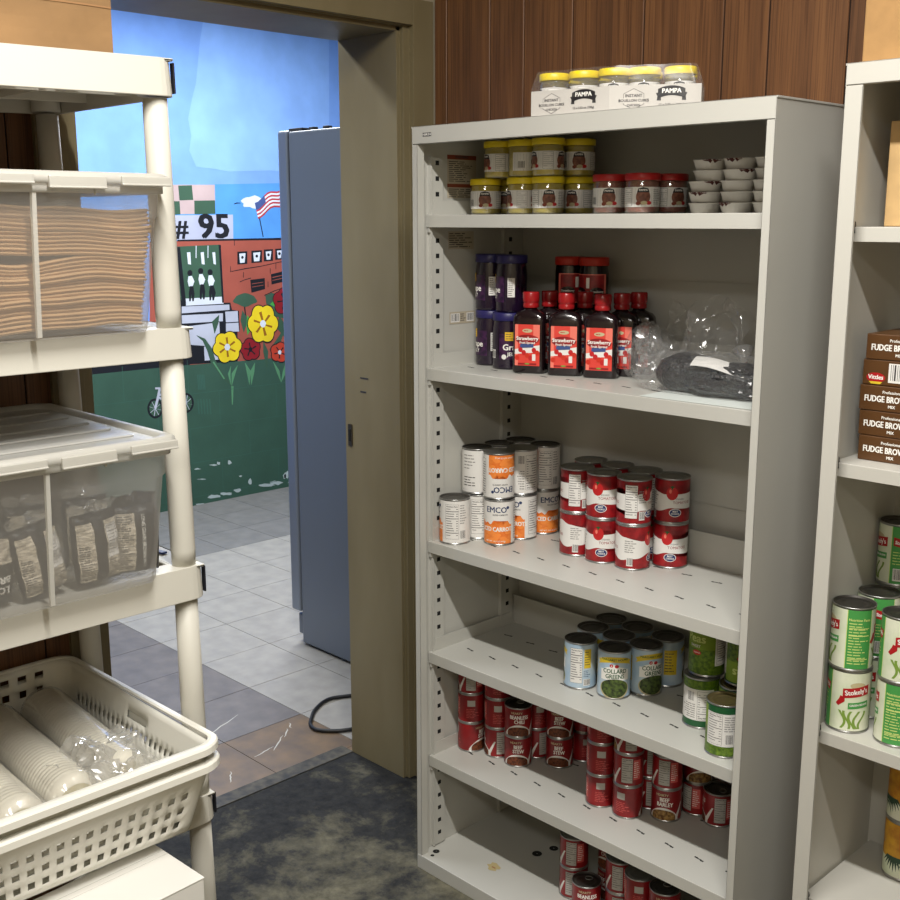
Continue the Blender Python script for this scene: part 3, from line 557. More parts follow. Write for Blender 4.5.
('darkred',7,[(2.388,1.154),(2.385,1.146),(2.38,1.139),(2.374,1.133),(2.374,1.125),(2.373,1.117),(2.37,1.109),(2.367,1.101),(2.361,1.095),(2.355,1.089),(2.347,1.085),(2.338,1.083),(2.33,1.082),(2.321,1.083),(2.313,1.086),(2.305,1.089),(2.297,1.087),(2.289,1.086),(2.28,1.086),(2.272,1.087),(2.263,1.09),(2.256,1.094),(2.249,1.1),(2.245,1.107),(2.241,1.115),(2.239,1.124),(2.239,1.132),(2.24,1.14),(2.236,1.147),(2.231,1.154),(2.228,1.162),(2.227,1.17),(2.227,1.178),(2.229,1.187),(2.233,1.194),(2.238,1.201),(2.244,1.206),(2.252,1.211),(2.26,1.213),(2.268,1.215),(2.273,1.221),(2.279,1.227),(2.285,1.232),(2.293,1.236),(2.301,1.239),(2.31,1.239),(2.319,1.238),(2.327,1.235),(2.335,1.231),(2.341,1.225),(2.347,1.219),(2.351,1.212),(2.358,1.209),(2.366,1.205),(2.373,1.201),(2.38,1.195),(2.385,1.187),(2.388,1.179),(2.39,1.171),(2.39,1.162)]),
('black',8,[(2.323,1.15),(2.354,1.133),(2.349,1.124),(2.317,1.145)]),
('black',8,[(2.306,1.142),(2.301,1.109),(2.287,1.109),(2.297,1.144)]),
('black',8,[(2.291,1.156),(2.257,1.152),(2.254,1.162),(2.291,1.162)]),
('black',8,[(2.299,1.172),(2.283,1.203),(2.295,1.209),(2.308,1.174)]),
('black',8,[(2.318,1.169),(2.343,1.192),(2.353,1.186),(2.324,1.164)]),
('black',9,[(2.324,1.157),(2.32,1.148),(2.312,1.142),(2.302,1.142),(2.294,1.149),(2.291,1.159),(2.294,1.168),(2.303,1.174),(2.313,1.173),(2.321,1.167)]),
('black',10,[(2.441,0.975),(2.437,0.97),(2.438,0.963),(2.439,0.956),(2.439,0.949),(2.437,0.942),(2.433,0.936),(2.427,0.931),(2.421,0.928),(2.413,0.926),(2.405,0.925),(2.398,0.926),(2.392,0.922),(2.386,0.918),(2.378,0.915),(2.371,0.914),(2.363,0.914),(2.355,0.916),(2.348,0.919),(2.342,0.924),(2.337,0.93),(2.334,0.936),(2.327,0.939),(2.32,0.942),(2.313,0.946),(2.308,0.951),(2.304,0.957),(2.302,0.964),(2.301,0.971),(2.303,0.978),(2.305,0.984),(2.309,0.99),(2.309,0.996),(2.307,1.003),(2.308,1.01),(2.31,1.017),(2.314,1.023),(2.319,1.028),(2.326,1.031),(2.333,1.033),(2.341,1.034),(2.348,1.034),(2.354,1.038),(2.36,1.042),(2.367,1.044),(2.375,1.046),(2.383,1.046),(2.391,1.044),(2.398,1.041),(2.404,1.036),(2.409,1.03),(2.412,1.024),(2.419,1.021),(2.426,1.018),(2.433,1.014),(2.439,1.009),(2.443,1.003),(2.445,0.996),(2.446,0.989),(2.444,0.982)]),
('yellow',11,[(2.435,0.976),(2.431,0.971),(2.432,0.965),(2.433,0.958),(2.433,0.952),(2.431,0.946),(2.428,0.94),(2.423,0.936),(2.416,0.932),(2.409,0.931),(2.402,0.93),(2.395,0.931),(2.39,0.928),(2.384,0.924),(2.378,0.921),(2.371,0.919),(2.364,0.92),(2.357,0.921),(2.35,0.925),(2.345,0.929),(2.341,0.935),(2.338,0.94),(2.331,0.943),(2.325,0.945),(2.319,0.949),(2.313,0.954),(2.31,0.959),(2.308,0.965),(2.308,0.972),(2.309,0.978),(2.312,0.984),(2.316,0.989),(2.315,0.995),(2.314,1.001),(2.314,1.008),(2.315,1.014),(2.319,1.019),(2.324,1.024),(2.33,1.027),(2.337,1.029),(2.344,1.029),(2.351,1.028),(2.356,1.032),(2.362,1.036),(2.368,1.039),(2.375,1.04),(2.382,1.04),(2.389,1.038),(2.395,1.035),(2.401,1.031),(2.405,1.025),(2.408,1.02),(2.415,1.017),(2.421,1.015),(2.428,1.011),(2.433,1.006),(2.437,1.001),(2.439,0.995),(2.439,0.988),(2.438,0.982)]),
('ochre',12,[(2.385,0.973),(2.409,0.958),(2.404,0.951),(2.38,0.969)]),
('ochre',12,[(2.373,0.968),(2.372,0.943),(2.361,0.942),(2.366,0.969)]),
('ochre',12,[(2.361,0.975),(2.336,0.965),(2.33,0.971),(2.359,0.98)]),
('ochre',12,[(2.361,0.987),(2.337,1.002),(2.342,1.009),(2.366,0.99)]),
('ochre',12,[(2.373,0.992),(2.374,1.017),(2.385,1.017),(2.38,0.991)]),
('ochre',12,[(2.385,0.985),(2.41,0.995),(2.416,0.988),(2.387,0.98)]),
('white',13,[(2.386,0.979),(2.383,0.971),(2.377,0.967),(2.368,0.967),(2.362,0.973),(2.36,0.981),(2.362,0.989),(2.369,0.993),(2.377,0.992),(2.384,0.987)]),
('black',5,[(1.446,0.599),(1.444,0.584),(1.438,0.571),(1.43,0.56),(1.419,0.552),(1.407,0.548),(1.394,0.547),(1.381,0.551),(1.37,0.558),(1.36,0.568),(1.353,0.581),(1.349,0.595),(1.349,0.61),(1.351,0.624),(1.357,0.637),(1.365,0.648),(1.376,0.656),(1.388,0.66),(1.4,0.661),(1.413,0.658),(1.424,0.651),(1.434,0.64),(1.441,0.628),(1.445,0.614)]),
('leaf',6,[(1.434,0.6),(1.432,0.589),(1.428,0.578),(1.421,0.57),(1.413,0.564),(1.404,0.56),(1.395,0.56),(1.385,0.563),(1.377,0.568),(1.369,0.576),(1.364,0.586),(1.361,0.597),(1.361,0.608),(1.363,0.62),(1.367,0.63),(1.373,0.638),(1.381,0.645),(1.39,0.648),(1.4,0.648),(1.409,0.646),(1.418,0.641),(1.425,0.633),(1.43,0.623),(1.433,0.612)]),
('grey',7,[(1.431,0.591),(1.435,0.591),(1.364,0.617),(1.36,0.617)]),
('grey',7,[(1.414,0.565),(1.418,0.565),(1.381,0.643),(1.378,0.643)]),
('grey',7,[(1.386,0.562),(1.39,0.561),(1.409,0.647),(1.405,0.647)]),
('grey',7,[(1.364,0.584),(1.368,0.583),(1.431,0.625),(1.428,0.625)]),
('black',5,[(1.647,0.607),(1.644,0.592),(1.638,0.579),(1.629,0.568),(1.618,0.56),(1.606,0.555),(1.592,0.555),(1.579,0.558),(1.567,0.566),(1.557,0.576),(1.55,0.589),(1.545,0.603),(1.545,0.618),(1.547,0.633),(1.553,0.647),(1.562,0.658),(1.572,0.666),(1.585,0.67),(1.598,0.671),(1.611,0.667),(1.623,0.66),(1.634,0.65),(1.641,0.637),(1.646,0.622)]),
('leaf',6,[(1.634,0.609),(1.632,0.597),(1.627,0.586),(1.621,0.578),(1.612,0.571),(1.603,0.568),(1.593,0.568),(1.583,0.57),(1.574,0.576),(1.567,0.584),(1.561,0.594),(1.558,0.605),(1.557,0.617),(1.559,0.629),(1.563,0.639),(1.57,0.648),(1.578,0.654),(1.588,0.657),(1.598,0.658),(1.607,0.655),(1.616,0.65),(1.624,0.642),(1.63,0.632),(1.633,0.62)]),
('grey',7,[(1.631,0.6),(1.635,0.599),(1.561,0.626),(1.557,0.626)]),
('grey',7,[(1.613,0.573),(1.617,0.572),(1.579,0.652),(1.575,0.653)]),
('grey',7,[(1.584,0.57),(1.588,0.569),(1.608,0.656),(1.604,0.656)]),
('grey',7,[(1.561,0.592),(1.565,0.591),(1.631,0.634),(1.627,0.635)]),
('grey',8,[(1.404,0.602),(1.423,0.655),(1.438,0.707),(1.423,0.711),(1.408,0.66),(1.39,0.607)]),
('grey',8,[(1.403,0.712),(1.446,0.707),(1.447,0.719),(1.404,0.723)]),
('grey',8,[(1.426,0.671),(1.489,0.671),(1.532,0.639),(1.541,0.65),(1.493,0.684),(1.425,0.685)]),
('grey',8,[(1.421,0.66),(1.493,0.602),(1.596,0.607),(1.594,0.619),(1.497,0.612),(1.429,0.668)]),
('chip',4,[(1.798,0.026),(1.796,0.021),(1.773,0.023),(1.756,0.023),(1.73,0.025),(1.708,0.033),(1.718,0.038),(1.716,0.042),(1.727,0.043),(1.736,0.047),(1.755,0.041),(1.776,0.039),(1.795,0.032)]),
('chip',4,[(1.873,0.029),(1.879,0.023),(1.862,0.022),(1.839,0.028),(1.82,0.028),(1.809,0.034),(1.797,0.039),(1.801,0.043),(1.8,0.048),(1.822,0.046),(1.84,0.041),(1.862,0.039),(1.882,0.032)]),
('chip',4,[(1.945,0.039),(1.941,0.036),(1.936,0.032),(1.926,0.028),(1.911,0.031),(1.902,0.038),(1.892,0.045),(1.893,0.051),(1.906,0.052),(1.917,0.051),(1.927,0.054),(1.938,0.05),(1.943,0.044)]),
('chip',4,[(2.023,0.08),(2.023,0.07),(2.019,0.063),(2.013,0.063),(2.008,0.064),(2.003,0.069),(1.997,0.077),(2.0,0.089),(2.005,0.095),(2.01,0.099),(2.015,0.102),(2.019,0.095),(2.022,0.088)]),
('chip',4,[(2.197,0.028),(2.175,0.028),(2.17,0.025),(2.143,0.028),(2.113,0.032),(2.086,0.039),(2.073,0.046),(2.074,0.051),(2.097,0.05),(2.115,0.052),(2.144,0.046),(2.173,0.041),(2.184,0.034)]),
('chip',4,[(2.259,0.034),(2.242,0.032),(2.234,0.029),(2.218,0.024),(2.196,0.034),(2.169,0.039),(2.158,0.047),(2.156,0.054),(2.175,0.056),(2.193,0.057),(2.216,0.05),(2.232,0.046),(2.246,0.04)]),
('chip',4,[(2.302,0.074),(2.3,0.067),(2.295,0.061),(2.289,0.053),(2.281,0.061),(2.267,0.06),(2.265,0.074),(2.267,0.085),(2.27,0.096),(2.281,0.095),(2.291,0.104),(2.302,0.097),(2.308,0.085)]),
('chip',4,[(2.353,0.018),(2.356,0.012),(2.343,0.011),(2.326,0.012),(2.309,0.014),(2.298,0.02),(2.296,0.026),(2.292,0.031),(2.305,0.032),(2.314,0.032),(2.327,0.034),(2.344,0.03),(2.359,0.024)]),
('chip',4,[(1.694,-0.003),(1.684,-0.004),(1.669,-0.002),(1.66,-0.003),(1.643,-0.001),(1.631,0.003),(1.629,0.007),(1.629,0.009),(1.639,0.009),(1.649,0.008),(1.66,0.006),(1.679,0.005),(1.686,0.001)]),
('chip',4,[(1.885,0.219),(1.886,0.214),(1.879,0.213),(1.875,0.211),(1.867,0.209),(1.861,0.214),(1.859,0.22),(1.861,0.225),(1.861,0.232),(1.867,0.237),(1.876,0.232),(1.88,0.227),(1.883,0.223)]),
('chip',4,[(1.777,0.221),(1.787,0.216),(1.774,0.217),(1.763,0.216),(1.753,0.22),(1.744,0.223),(1.733,0.226),(1.73,0.229),(1.744,0.229),(1.754,0.228),(1.764,0.229),(1.772,0.225),(1.785,0.222)]),
('chip',4,[(1.803,0.227),(1.806,0.222),(1.802,0.219),(1.795,0.219),(1.79,0.222),(1.783,0.224),(1.785,0.228),(1.784,0.232),(1.785,0.235),(1.789,0.239),(1.795,0.234),(1.803,0.235),(1.807,0.231)]),
('chip',4,[(1.678,0.212),(1.668,0.212),(1.661,0.212),(1.653,0.213),(1.642,0.213),(1.631,0.216),(1.629,0.219),(1.632,0.22),(1.638,0.22),(1.643,0.222),(1.655,0.221),(1.66,0.217),(1.666,0.215)]),
('chip',4,[(2.28,0.07),(2.279,0.06),(2.272,0.059),(2.268,0.057),(2.264,0.057),(2.26,0.061),(2.261,0.07),(2.256,0.078),(2.261,0.084),(2.264,0.091),(2.269,0.085),(2.276,0.088),(2.279,0.079)]),
('chip',4,[(1.699,0.147),(1.707,0.144),(1.692,0.146),(1.677,0.147),(1.665,0.151),(1.657,0.152),(1.64,0.156),(1.648,0.156),(1.651,0.156),(1.665,0.154),(1.678,0.154),(1.69,0.151),(1.705,0.147)]),
('chip',4,[(1.953,0.124),(1.955,0.122),(1.949,0.122),(1.946,0.119),(1.94,0.122),(1.937,0.124),(1.935,0.126),(1.932,0.129),(1.938,0.129),(1.941,0.13),(1.946,0.131),(1.951,0.129),(1.956,0.127)]),
('chip',4,[(2.387,0.021),(2.38,0.018),(2.375,0.015),(2.363,0.018),(2.353,0.019),(2.339,0.022),(2.343,0.026),(2.342,0.03),(2.346,0.032),(2.353,0.034),(2.363,0.03),(2.37,0.028),(2.382,0.026)]),
('chip',4,[(1.504,0.004),(1.509,0.0),(1.502,-0.001),(1.489,0.001),(1.477,0.003),(1.47,0.007),(1.471,0.009),(1.465,0.012),(1.471,0.013),(1.478,0.014),(1.489,0.01),(1.497,0.009),(1.511,0.005)]),
('scuff',4,[(1.677,0.769),(1.684,0.769),(1.688,0.68),(1.679,0.681)]),
('scuff',4,[(1.688,0.768),(1.694,0.768),(1.698,0.679),(1.69,0.68)]),
('scuff',4,[(1.698,0.767),(1.705,0.767),(1.708,0.678),(1.7,0.679)]),
('scuff',4,[(1.708,0.766),(1.715,0.766),(1.719,0.677),(1.711,0.678)]),
('scuff',4,[(1.719,0.765),(1.725,0.765),(1.729,0.676),(1.721,0.676)]),
('scuff',4,[(1.672,0.627),(1.678,0.627),(1.682,0.537),(1.674,0.538)]),
('scuff',4,[(1.691,0.625),(1.698,0.624),(1.702,0.535),(1.693,0.536)]),
('scuff',4,[(1.711,0.623),(1.717,0.622),(1.721,0.532),(1.713,0.533)]),
('scuff',4,[(1.731,0.621),(1.737,0.62),(1.741,0.53),(1.733,0.531)]),
('scuff',4,[(1.75,0.619),(1.757,0.618),(1.761,0.528),(1.753,0.529)])]

# ================================================================== THE PLACE
ST = dict(kind='structure')
XW, XF = -.345, -.603         # room face and far face of the door wall
YL, YR, ZT = -.62, .29, 2.125 # the doorway
YB = .40                      # panelled back wall
ZC = 2.92
# --- floors
b = MB(); b.box(-.62, 3.4, -3.4, YB+.1, -.06, 0); b.build('floor', 'concrete_floor', **ST)
b = MB(); TX = -.95; TY = .34; S = .305
for i in range(-1, 11):
    for j in range(-9, 15):
        x1 = TX-S*i+S; x0 = x1-S; y0 = TY+S*j; y1 = y0+S
        x1 = min(x1, -.62); x0 = max(x0, -3.72)
        if x1-x0 < .01: continue
        cx = (x0+x1)/2
        if cx > -.95: mi = 0 if j >= 0 else 3
        elif j < 0: mi = 2
        elif cx < -2.75: mi = 1
        else: mi = 0
        g = .0012
        b.box(x0+g, x1-g, y0+g, y1-g, -.02, .001+.0001*((i*7+j*3) % 3), mi)
b.box(-3.72, -.62, -2.5, 4.7, -.06, -.004, 4)
b.build('floor', ['tile_light','tile_grey','tile_mauve','tile_brown','tile_joint'], **ST)
# scuffs on the worn tiles by the threshold
a = Art(); R = random.Random(5)
for (x, y, L, an) in ((-1.02,.00,.20,1.95),(-.86,.20,.11,-.9),(-.89,.24,.06,-.8),(-.98,-.03,.09,2.0),(-.80,.05,.08,1.75),(-.77,-.06,.07,-.6),(-.92,.27,.04,-.5)):
    w = .0015; p = []
    for k in range(7):
        t = k/6; p.append((x+cos(an)*L*t+R.uniform(-.002,.002), y+sin(an)*L*t+R.uniform(-.003,.003), w*sin(PI*t)+.0006))
    a.poly([(q[0]-sin(an)*q[2], q[1]+cos(an)*q[2]) for q in p]+[(q[0]+sin(an)*q[2], q[1]-cos(an)*q[2]) for q in p[::-1]], 'scratch', 1)
a.build('trim_3', top_face(.0013), **ST)
# threshold strip between the tiles and the concrete
b = MB(); pts = []
b.box(-.668, -.612, -.62, .29, 0, .003); b.build('trim_1', 'threshold_dark', bevel=.001, **ST)
# --- panelled walls
def planks(name, edges, axis, p, z0, z1, back, **kw):
    b = MB()
    for i in range(len(edges)-1):
        e0, e1 = edges[i]+.0018, edges[i+1]-.0018
        if axis == 'x': b.box(e0, e1, p, p+.008, z0, z1, 0)
        else: b.box(p-.008, p, e0, e1, z0, z1, 0)
    if axis == 'x': b.box(edges[0], edges[-1], p+.004, p+back, z0, z1, 1)
    else: b.box(p-back, p-.004, edges[0], edges[-1], z0, z1, 1)
    return b.build(name, ['wood_panel','wood_gap'], bevel=.0012, seg=1, **kw)
ex = [-.345,-.297,-.139,-.023,.132,.339,.547,.655,.83,.985,1.19,1.29,1.45,1.60,1.72,1.9,2.0,2.2,2.31,2.5,2.7,2.8,3.0,3.2,3.4]
planks('wall_back', ex, 'x', YB, 0, ZC, .1, **ST)
ey = [-3.4,-3.2,-3.05,-2.85,-2.7,-2.5,-2.3,-2.2,-2.0,-1.85,-1.65,-1.55,-1.35,-1.2,-1.1,-.9,-.78,-.69]
planks('wall_left', ey, 'y', XW-.012, 0, ZC, .255, **ST)
b = MB(); b.box(XF, XW-.012, -.69, YB+.1, 2.215, ZC); b.box(XF, XW-.012, .36, YB+.1, 0, 2.215); b.box(XF,XW-.012,-.69,-.66,0,2.215)
b.build('wall_above_door', 'plain_wall', **ST)
b = MB(); b.box(3.4, 3.5, -3.5, .5, 0, ZC); b.build('wall_right', 'plain_wall', **ST)
b = MB(); b.box(XF, 3.5, -3.5, -3.4, 0, ZC); b.build('wall_front', 'plain_wall', **ST)
b = MB(); b.box(XF, 3.5, -3.5, .5, ZC, ZC+.08); b.build('ceiling', 'ceiling_white', **ST)
# --- the steel door frame: stepped reveal on both sides and over the head
prof = [(XF-.012, -.0), (XF-.012, .055), (XF+.0, .055)]
def frame_side(sgn, y0):
    """sgn +1: right jamb (material lies towards +Y)"""
    q = [(XF-.014,.0),(-.375,.0),(-.375,.012),(-.362,.012),(-.362,.034),(XW,.034),(XW,.106),(XW-.02,.106),(XW-.02,.07),(XF+.01,.07),(XF-.002,.07),(XF-.002,.055),(XF-.014,.055)]
    pts = [(x, y0+sgn*y) for x, y in q]
    return pts if sgn > 0 else pts[::-1]
b = MB()
b.prism(frame_side(1, YR), 0, ZT+.08); b.prism(frame_side(-1, YL), 0, ZT+.08)
q = [(XF-.014,.0),(-.375,.0),(-.375,.012),(-.362,.012),(-.362,.014),(XW,.014),(XW,.080),(XW-.02,.080),(XW-.02,.07),(XF-.002,.07),(XF-.002,.055),(XF-.014,.055)]
vs = [(x, YL-.0338, ZT+z) for x, z in q]+[(x, YR+.0338, ZT+z) for x, z in q]; n = len(q)
b.add(vs, [list(range(n)), list(range(n,2*n))[::-1]]+[(i, n+i, n+(i+1)%n, (i+1)%n) for i in range(n)])
b.build('door_1', 'trim_olive', bevel=.003, **ST)
fr = bpy.data.objects['door_1']
b = MB(); b.box(-.602, -.585, YR-.004, YR+.001, .985, 1.05); b.box(-.598,-.589, YR-.006, YR-.003, 1.0, 1.035, 1)
b.build('strike_plate', ['strike_metal','dark_hole'], fr, bevel=.001)
b = MB(); b.box(-.545, -.51, YR-.0012, YR+.001, 1.19, 1.194); b.box(-.545, -.52, YR-.0012, YR+.001, 1.15, 1.154); b.build('scratch', 'ink', fr)

# --- the room beyond: painted block wall, far walls, ceiling
XM = -3.68
b = MB(); b.box(XM-.15, XM, -2.5, 4.7, 0, ZC); wm = b.build('wall_mural', 'paint_sky_top', **ST)
a = Art()
for name, layer, pts in MURAL: a.poly(pts, 'paint_'+name, layer)
a.text('#', 1.622, 1.592, .135, 'paint_black', 5, bold=.03)
a.text('95', 1.835, 1.600, .19, 'paint_black', 5, bold=.035, sx=1.12)
# block joints as fine lighter or darker paint lines
for k in range(14):
    z = .203*k+.05
    c = 'paint_scuff' if z < .72 else None
    if c:
        for j in range(9):
            y = .6+.406*j+(.203 if k % 2 else 0); a.rect(y, y+.003, z, z+.2, c, 4)
        a.rect(-.5, 4.5, z, z+.003, c, 4)
a.build('painted_picture', lambda u, v, l: (XM+.0004+l*2.2, u, v), wm, label='painted mural of a brick school, flag and flowers')
b = MB(); b.box(XM-.1, XF, 4.6, 4.7, 0, ZC); b.build('wall_far_right', 'plain_wall_blue', **ST)
b = MB(); b.box(XM-.1, XF, -2.6, -2.5, 0, ZC); b.build('wall_far_left', 'plain_wall_blue', **ST)
b = MB(); b.box(XF, XF+.1, .501, 4.7, 0, ZC); b.build('wall_far_near', 'plain_wall_blue', **ST)
b = MB(); b.box(XM-.1, XF, -2.6, 4.7, ZC, ZC+.08); b.build('ceiling', 'ceiling_white', **ST)

# --- refrigerator seen through the doorway
t = empty('refrigerator', (-1.06, 1.1, 0), 0, 'tall blue-grey steel refrigerator beyond the doorway, side towards us', 'refrigerator')
b = MB(); b.box(-.395, .40, -.37, .40, .012, 1.95); b.build('cabinet', 'fridge_side', t, bevel=.006)
b = MB(); b.box(-.40, -.385, -.36, .39, .14, 1.93); b.build('door_gasket', 'gasket', t)
b = MB(); b.box(-.46, -.403, -.372, .40, .135, 1.955); b.build('door', 'fridge_front', t, bevel=.008)
b = MB(); b.box(-.452, -.36, -.345, .38, .03, .115); b.build('kick_grille', 'fridge_side', t, bevel=.006)
b = MB(); b.box(-.37, .38, -.35, .38, 0.001, .012); b.build('base', 'dark_hole', t)
b = MB(); b.box(-.42, -.34, -.35, -.31, 1.95, 1.963); b.box(-.30,-.27,-.35,-.33,1.95,1.962); b.box(-.22,-.19,-.35,-.33,1.95,1.962); b.build('hinge_cover', 'gasket', t, bevel=.002)
b = MB()
b.tube([(-.47,.30,.9),(-.51,.30,.93),(-.51,.30,1.4),(-.47,.30,1.43)], .012, 8); b.build('handle', 'tin', t)
# --- cord on the tiles
pth = [(-.60,.73,.012),(-.75,.70,.008),(-.88,.62,.008),(-.95,.52,.008),(-.965,.46,.008),(-.93,.385,.008),(-.88,.33,.008),(-.845,.302,.008),(-.80,.297,.008),(-.75,.34,.008),(-.72,.40,.008),(-.69,.50,.008),(-.66,.60,.010),(-.64,.70,.02)]
def smooth_path(p, k=6):
    p = [Vector(q) for q in p]; o = []
    for i in range(len(p)-1):
        p0 = p[max(i-1,0)]; p1 = p[i]; p2 = p[i+1]; p3 = p[min(i+2,len(p)-1)]
        for j in range(k):
            s = j/k; o.append(.5*((2*p1)+(p2-p0)*s+(2*p0-5*p1+4*p2-p3)*s*s+(3*p1-p0-3*p2+p3)*s**3))
    o.append(p[-1]); return o
b = MB(); b.tube(smooth_path(pth), .0062, 10); b.build('power_cord', 'cable', label='black power cord looped on the tiles just inside the doorway', cat='cable')

# ================================================================== STEEL SHELVING
def shelf_unit(name, W, D, H, fascia, zs, flange, inset, label, stickers, xsh=(.004,.004), lip=.028, paint='steel_paint', clips=False, base=.038):
    t = empty(name, (0,0,0), 0, label, 'shelving unit')
    for sd in (0, 1):
        T = Matrix.Identity(4) if sd == 0 else Matrix.Translation((W,0,0)) @ Matrix.Scale(-1, 4, (1,0,0))
        b = MB()
        b.box(0, .0015, 0, D, 0, H-.002, 0, T); b.box(0, flange, 0, .0015, .002, H-fascia-.001, 0, T)
        b.box(flange-.0015, flange, 0, .022 if not clips else .004, .002, H-fascia-.001, 0, T)
        b.box(0, .012, D-.0015, D, 0, H-.002, 0, T)
        b.build('side_panel', paint, t, bevel=.0006, seg=1)
    for sd in (0, 1):
        T = Matrix.Identity(4) if sd == 0 else Matrix.Translation((W,0,0)) @ Matrix.Scale(-1, 4, (1,0,0))
        for y0, y1 in (((.052,.089),(.300,.345)) if not clips else ()):
            b = MB(); b.box(.0015, .009, y0, y1, base+.004, H-.004-(.06 if y0 < .1 else 0), 0, T)
            b.box(.0015, .012, y0-.004, y0, base+.004, H-.004-(.06 if y0 < .1 else 0), 0, T)
            z = base+.03; yc = (y0+y1)/2
            while z < H-.08:
                b.box(.0088, .0093, yc-.0055, yc+.0055, z, z+.0105, 1, T); z += .0353
            b.build('slotted_upright', [paint,'dark_hole'], t)
    b = MB(); b.box(.0005, W-.0005, D-.002, D-.0005, 0, H-.003)
    for z in (.35, 1.0, 1.5): b.box(.012, W-.012, D-.0045, D-.002, z, z+.003)
    b.build('back_panel', paint, t)
    b = MB(); b.box(0, W, 0, D, H-.0016, H); b.box(0, W, 0, .0016, H-fascia, H); b.box(-.0016, -.0004, 0, D, H-.004, H); b.box(W+.0004, W+.0016, 0, D, H-.004, H); b.box(.0, W, .0, .014, H-fascia, H-fascia+.0015)
    b.build('top', paint, t, bevel=.0012)
    if base:
        b = MB(); b.box(.0005, W-.0005, -.001, D-.002, 0.0, base); 
        for x, y, r in ((.028,.040,.009),(.218,.218,.013),(.232,.268,.012),(.035,.020,.005)): 
            b.lathe([(r, base+.0002),(r*.1, base+.0003)], 16, 1, Matrix.Translation((x,y,0)), cap=False)
        b.build('base', [paint,'dark_hole'], t, bevel=.0015)
    for si, z in enumerate(zs):
        b = MB(); x0, x1 = xsh[0], W-xsh[1]; y0, y1 = inset, D-.028 if not clips else D-.003
        pr = [(y1,z),(y0+.0012,z),(y0+.0003,z-.0004),(y0,z-.0014),(y0,z-lip),(y0+.014,z-lip),(y0+.014,z-lip+.0015),(y0+.0015,z-lip+.0015),(y0+.0015,z-.0015),(y1,z-.0015)]
        n_ = len(pr); b.add([(x0,y,q) for y,q in pr]+[(x1,y,q) for y,q in pr], [(0,1,2,3,8,9),(3,4,7,8),(4,5,6,7),(n_+9,n_+8,n_+3,n_+2,n_+1,n_),(n_+8,n_+7,n_+4,n_+3),(n_+7,n_+6,n_+5,n_+4)]+[(i,n_+i,n_+(i+1)%n_,(i+1)%n_) for i in range(n_)])
        if not clips: b.box(x0, x1, y1-.0015, y1, z, z+.078)
        for x, s in (((x0, 1), (x1, -1)) if not clips else ()):
            xa, xb = sorted((x+s*.0006, x+s*.002+s*.0055)); xa2 = xa
            b.add([(x+s*.0056,y0+.010,z),(x+s*.0056,y1,z),(x+s*.0056,y1-.015,z+.033),(x+s*.0056,y0+.018,z+.033),(x+s*.0068,y0+.010,z),(x+s*.0068,y1,z),(x+s*.0068,y1-.015,z+.033),(x+s*.0068,y0+.018,z+.033)],
                  [(0,1,2,3),(7,6,5,4),(0,4,5,1),(3,2,6,7),(0,3,7,4),(1,5,6,2)])
            b.box(*sorted((x+s*.001, x+s*.007)), y0+.002, y0+.018, z-lip-.012, z-lip+.001)
        k = .067 if not clips else W
        while k < W-.05:
            for yy, sg in ((.124, 1), (.265, -1)):
                w = .0120
                b.box(k-w, k-w*.35, yy+sg*.0016-.0020, yy+sg*.0016+.0020, z+.0001, z+.0004, 1)
                b.box(k-w*.45, k+w*.45, yy-.0014, yy+.0016, z+.0001, z+.0004, 1)
                b.box(k+w*.35, k+w, yy-sg*.0018-.0022, yy-sg*.0018+.0022, z+.0001, z+.0004, 1)
            k += .0765
        b.build('shelf', [paint,'dark_hole'], t)
        if clips:
            b = MB(); b.prism([(0,0),(.012,.004),(.010,.022),(0,.03)], 0, .008, 0, Matrix.Translation((x0+.0012, y0-.004, z-.014)) @ Matrix.Rotation(PI/2, 4, 'X') @ Matrix.Translation((0,-.0,-.008)))
            b.build('shelf_clip', 'black', t)
    return t
UA = shelf_unit('shelving_unit', .914, .38, 1.8445, .0384, (1.650,1.293,.866,.578,.298), .017, .040,
    'tall grey steel shelving unit full of canned food, beside the doorway', True)
side = lambda u, v, l: (.0022+l, u, v)
a = Art(); a.rect(.109,.206,1.689,1.788,'sticker_buff',1); a.rect(.109,.206,1.778,1.788,'sticker_red',2); a.rect(.109,.206,1.714,1.722,'sticker_red',2)
a.lines(.114,.200,1.726,1.775,11,'ink',3,.4); a.lines(.114,.200,1.690,1.712,5,'ink',3,.4,2); a.text('WARNING',.157,1.7832,.009,'ink',3,bold=.03)
a.build('warning_sticker', side, UA)
a = Art(); a.rect(.112,.198,1.570,1.612,'sticker_buff',1); a.lines(.115,.195,1.573,1.609,7,'ink',3,.4,4); a.build('instruction_sticker', side, UA)
a = Art(); a.rect(.116,.204,1.392,1.421,'sticker_buff',1); a.barcode(.120,.150,1.396,1.417,2,5); a.barcode(.174,.200,1.396,1.417,2,6); a.lines(.153,.172,1.397,1.417,4,'ink',3,.4,4); a.build('barcode_sticker', side, UA)
a = Art(); a.rect(.036,.064,1.8215,1.8295,'ink',1); a.text('HIRSH',.050,1.8253,.007,'white_ink',2,bold=.03,sx=1.4); a.build('maker_badge', lambda u,v,l:(u,-.0004-l,v), UA)
a = Art(); R = random.Random(2)
a.poly([(.182+ (.018+.005*sin(3*k))*cos(k*.5), .095+(.016+.004*cos(5*k))*sin(k*.5)) for k in range(13)], 'stain_tan', 1)
a.rect(.178,.190,.089,.094,'kraft_dark',2)
a.build('stain', top_face(.0385), UA)
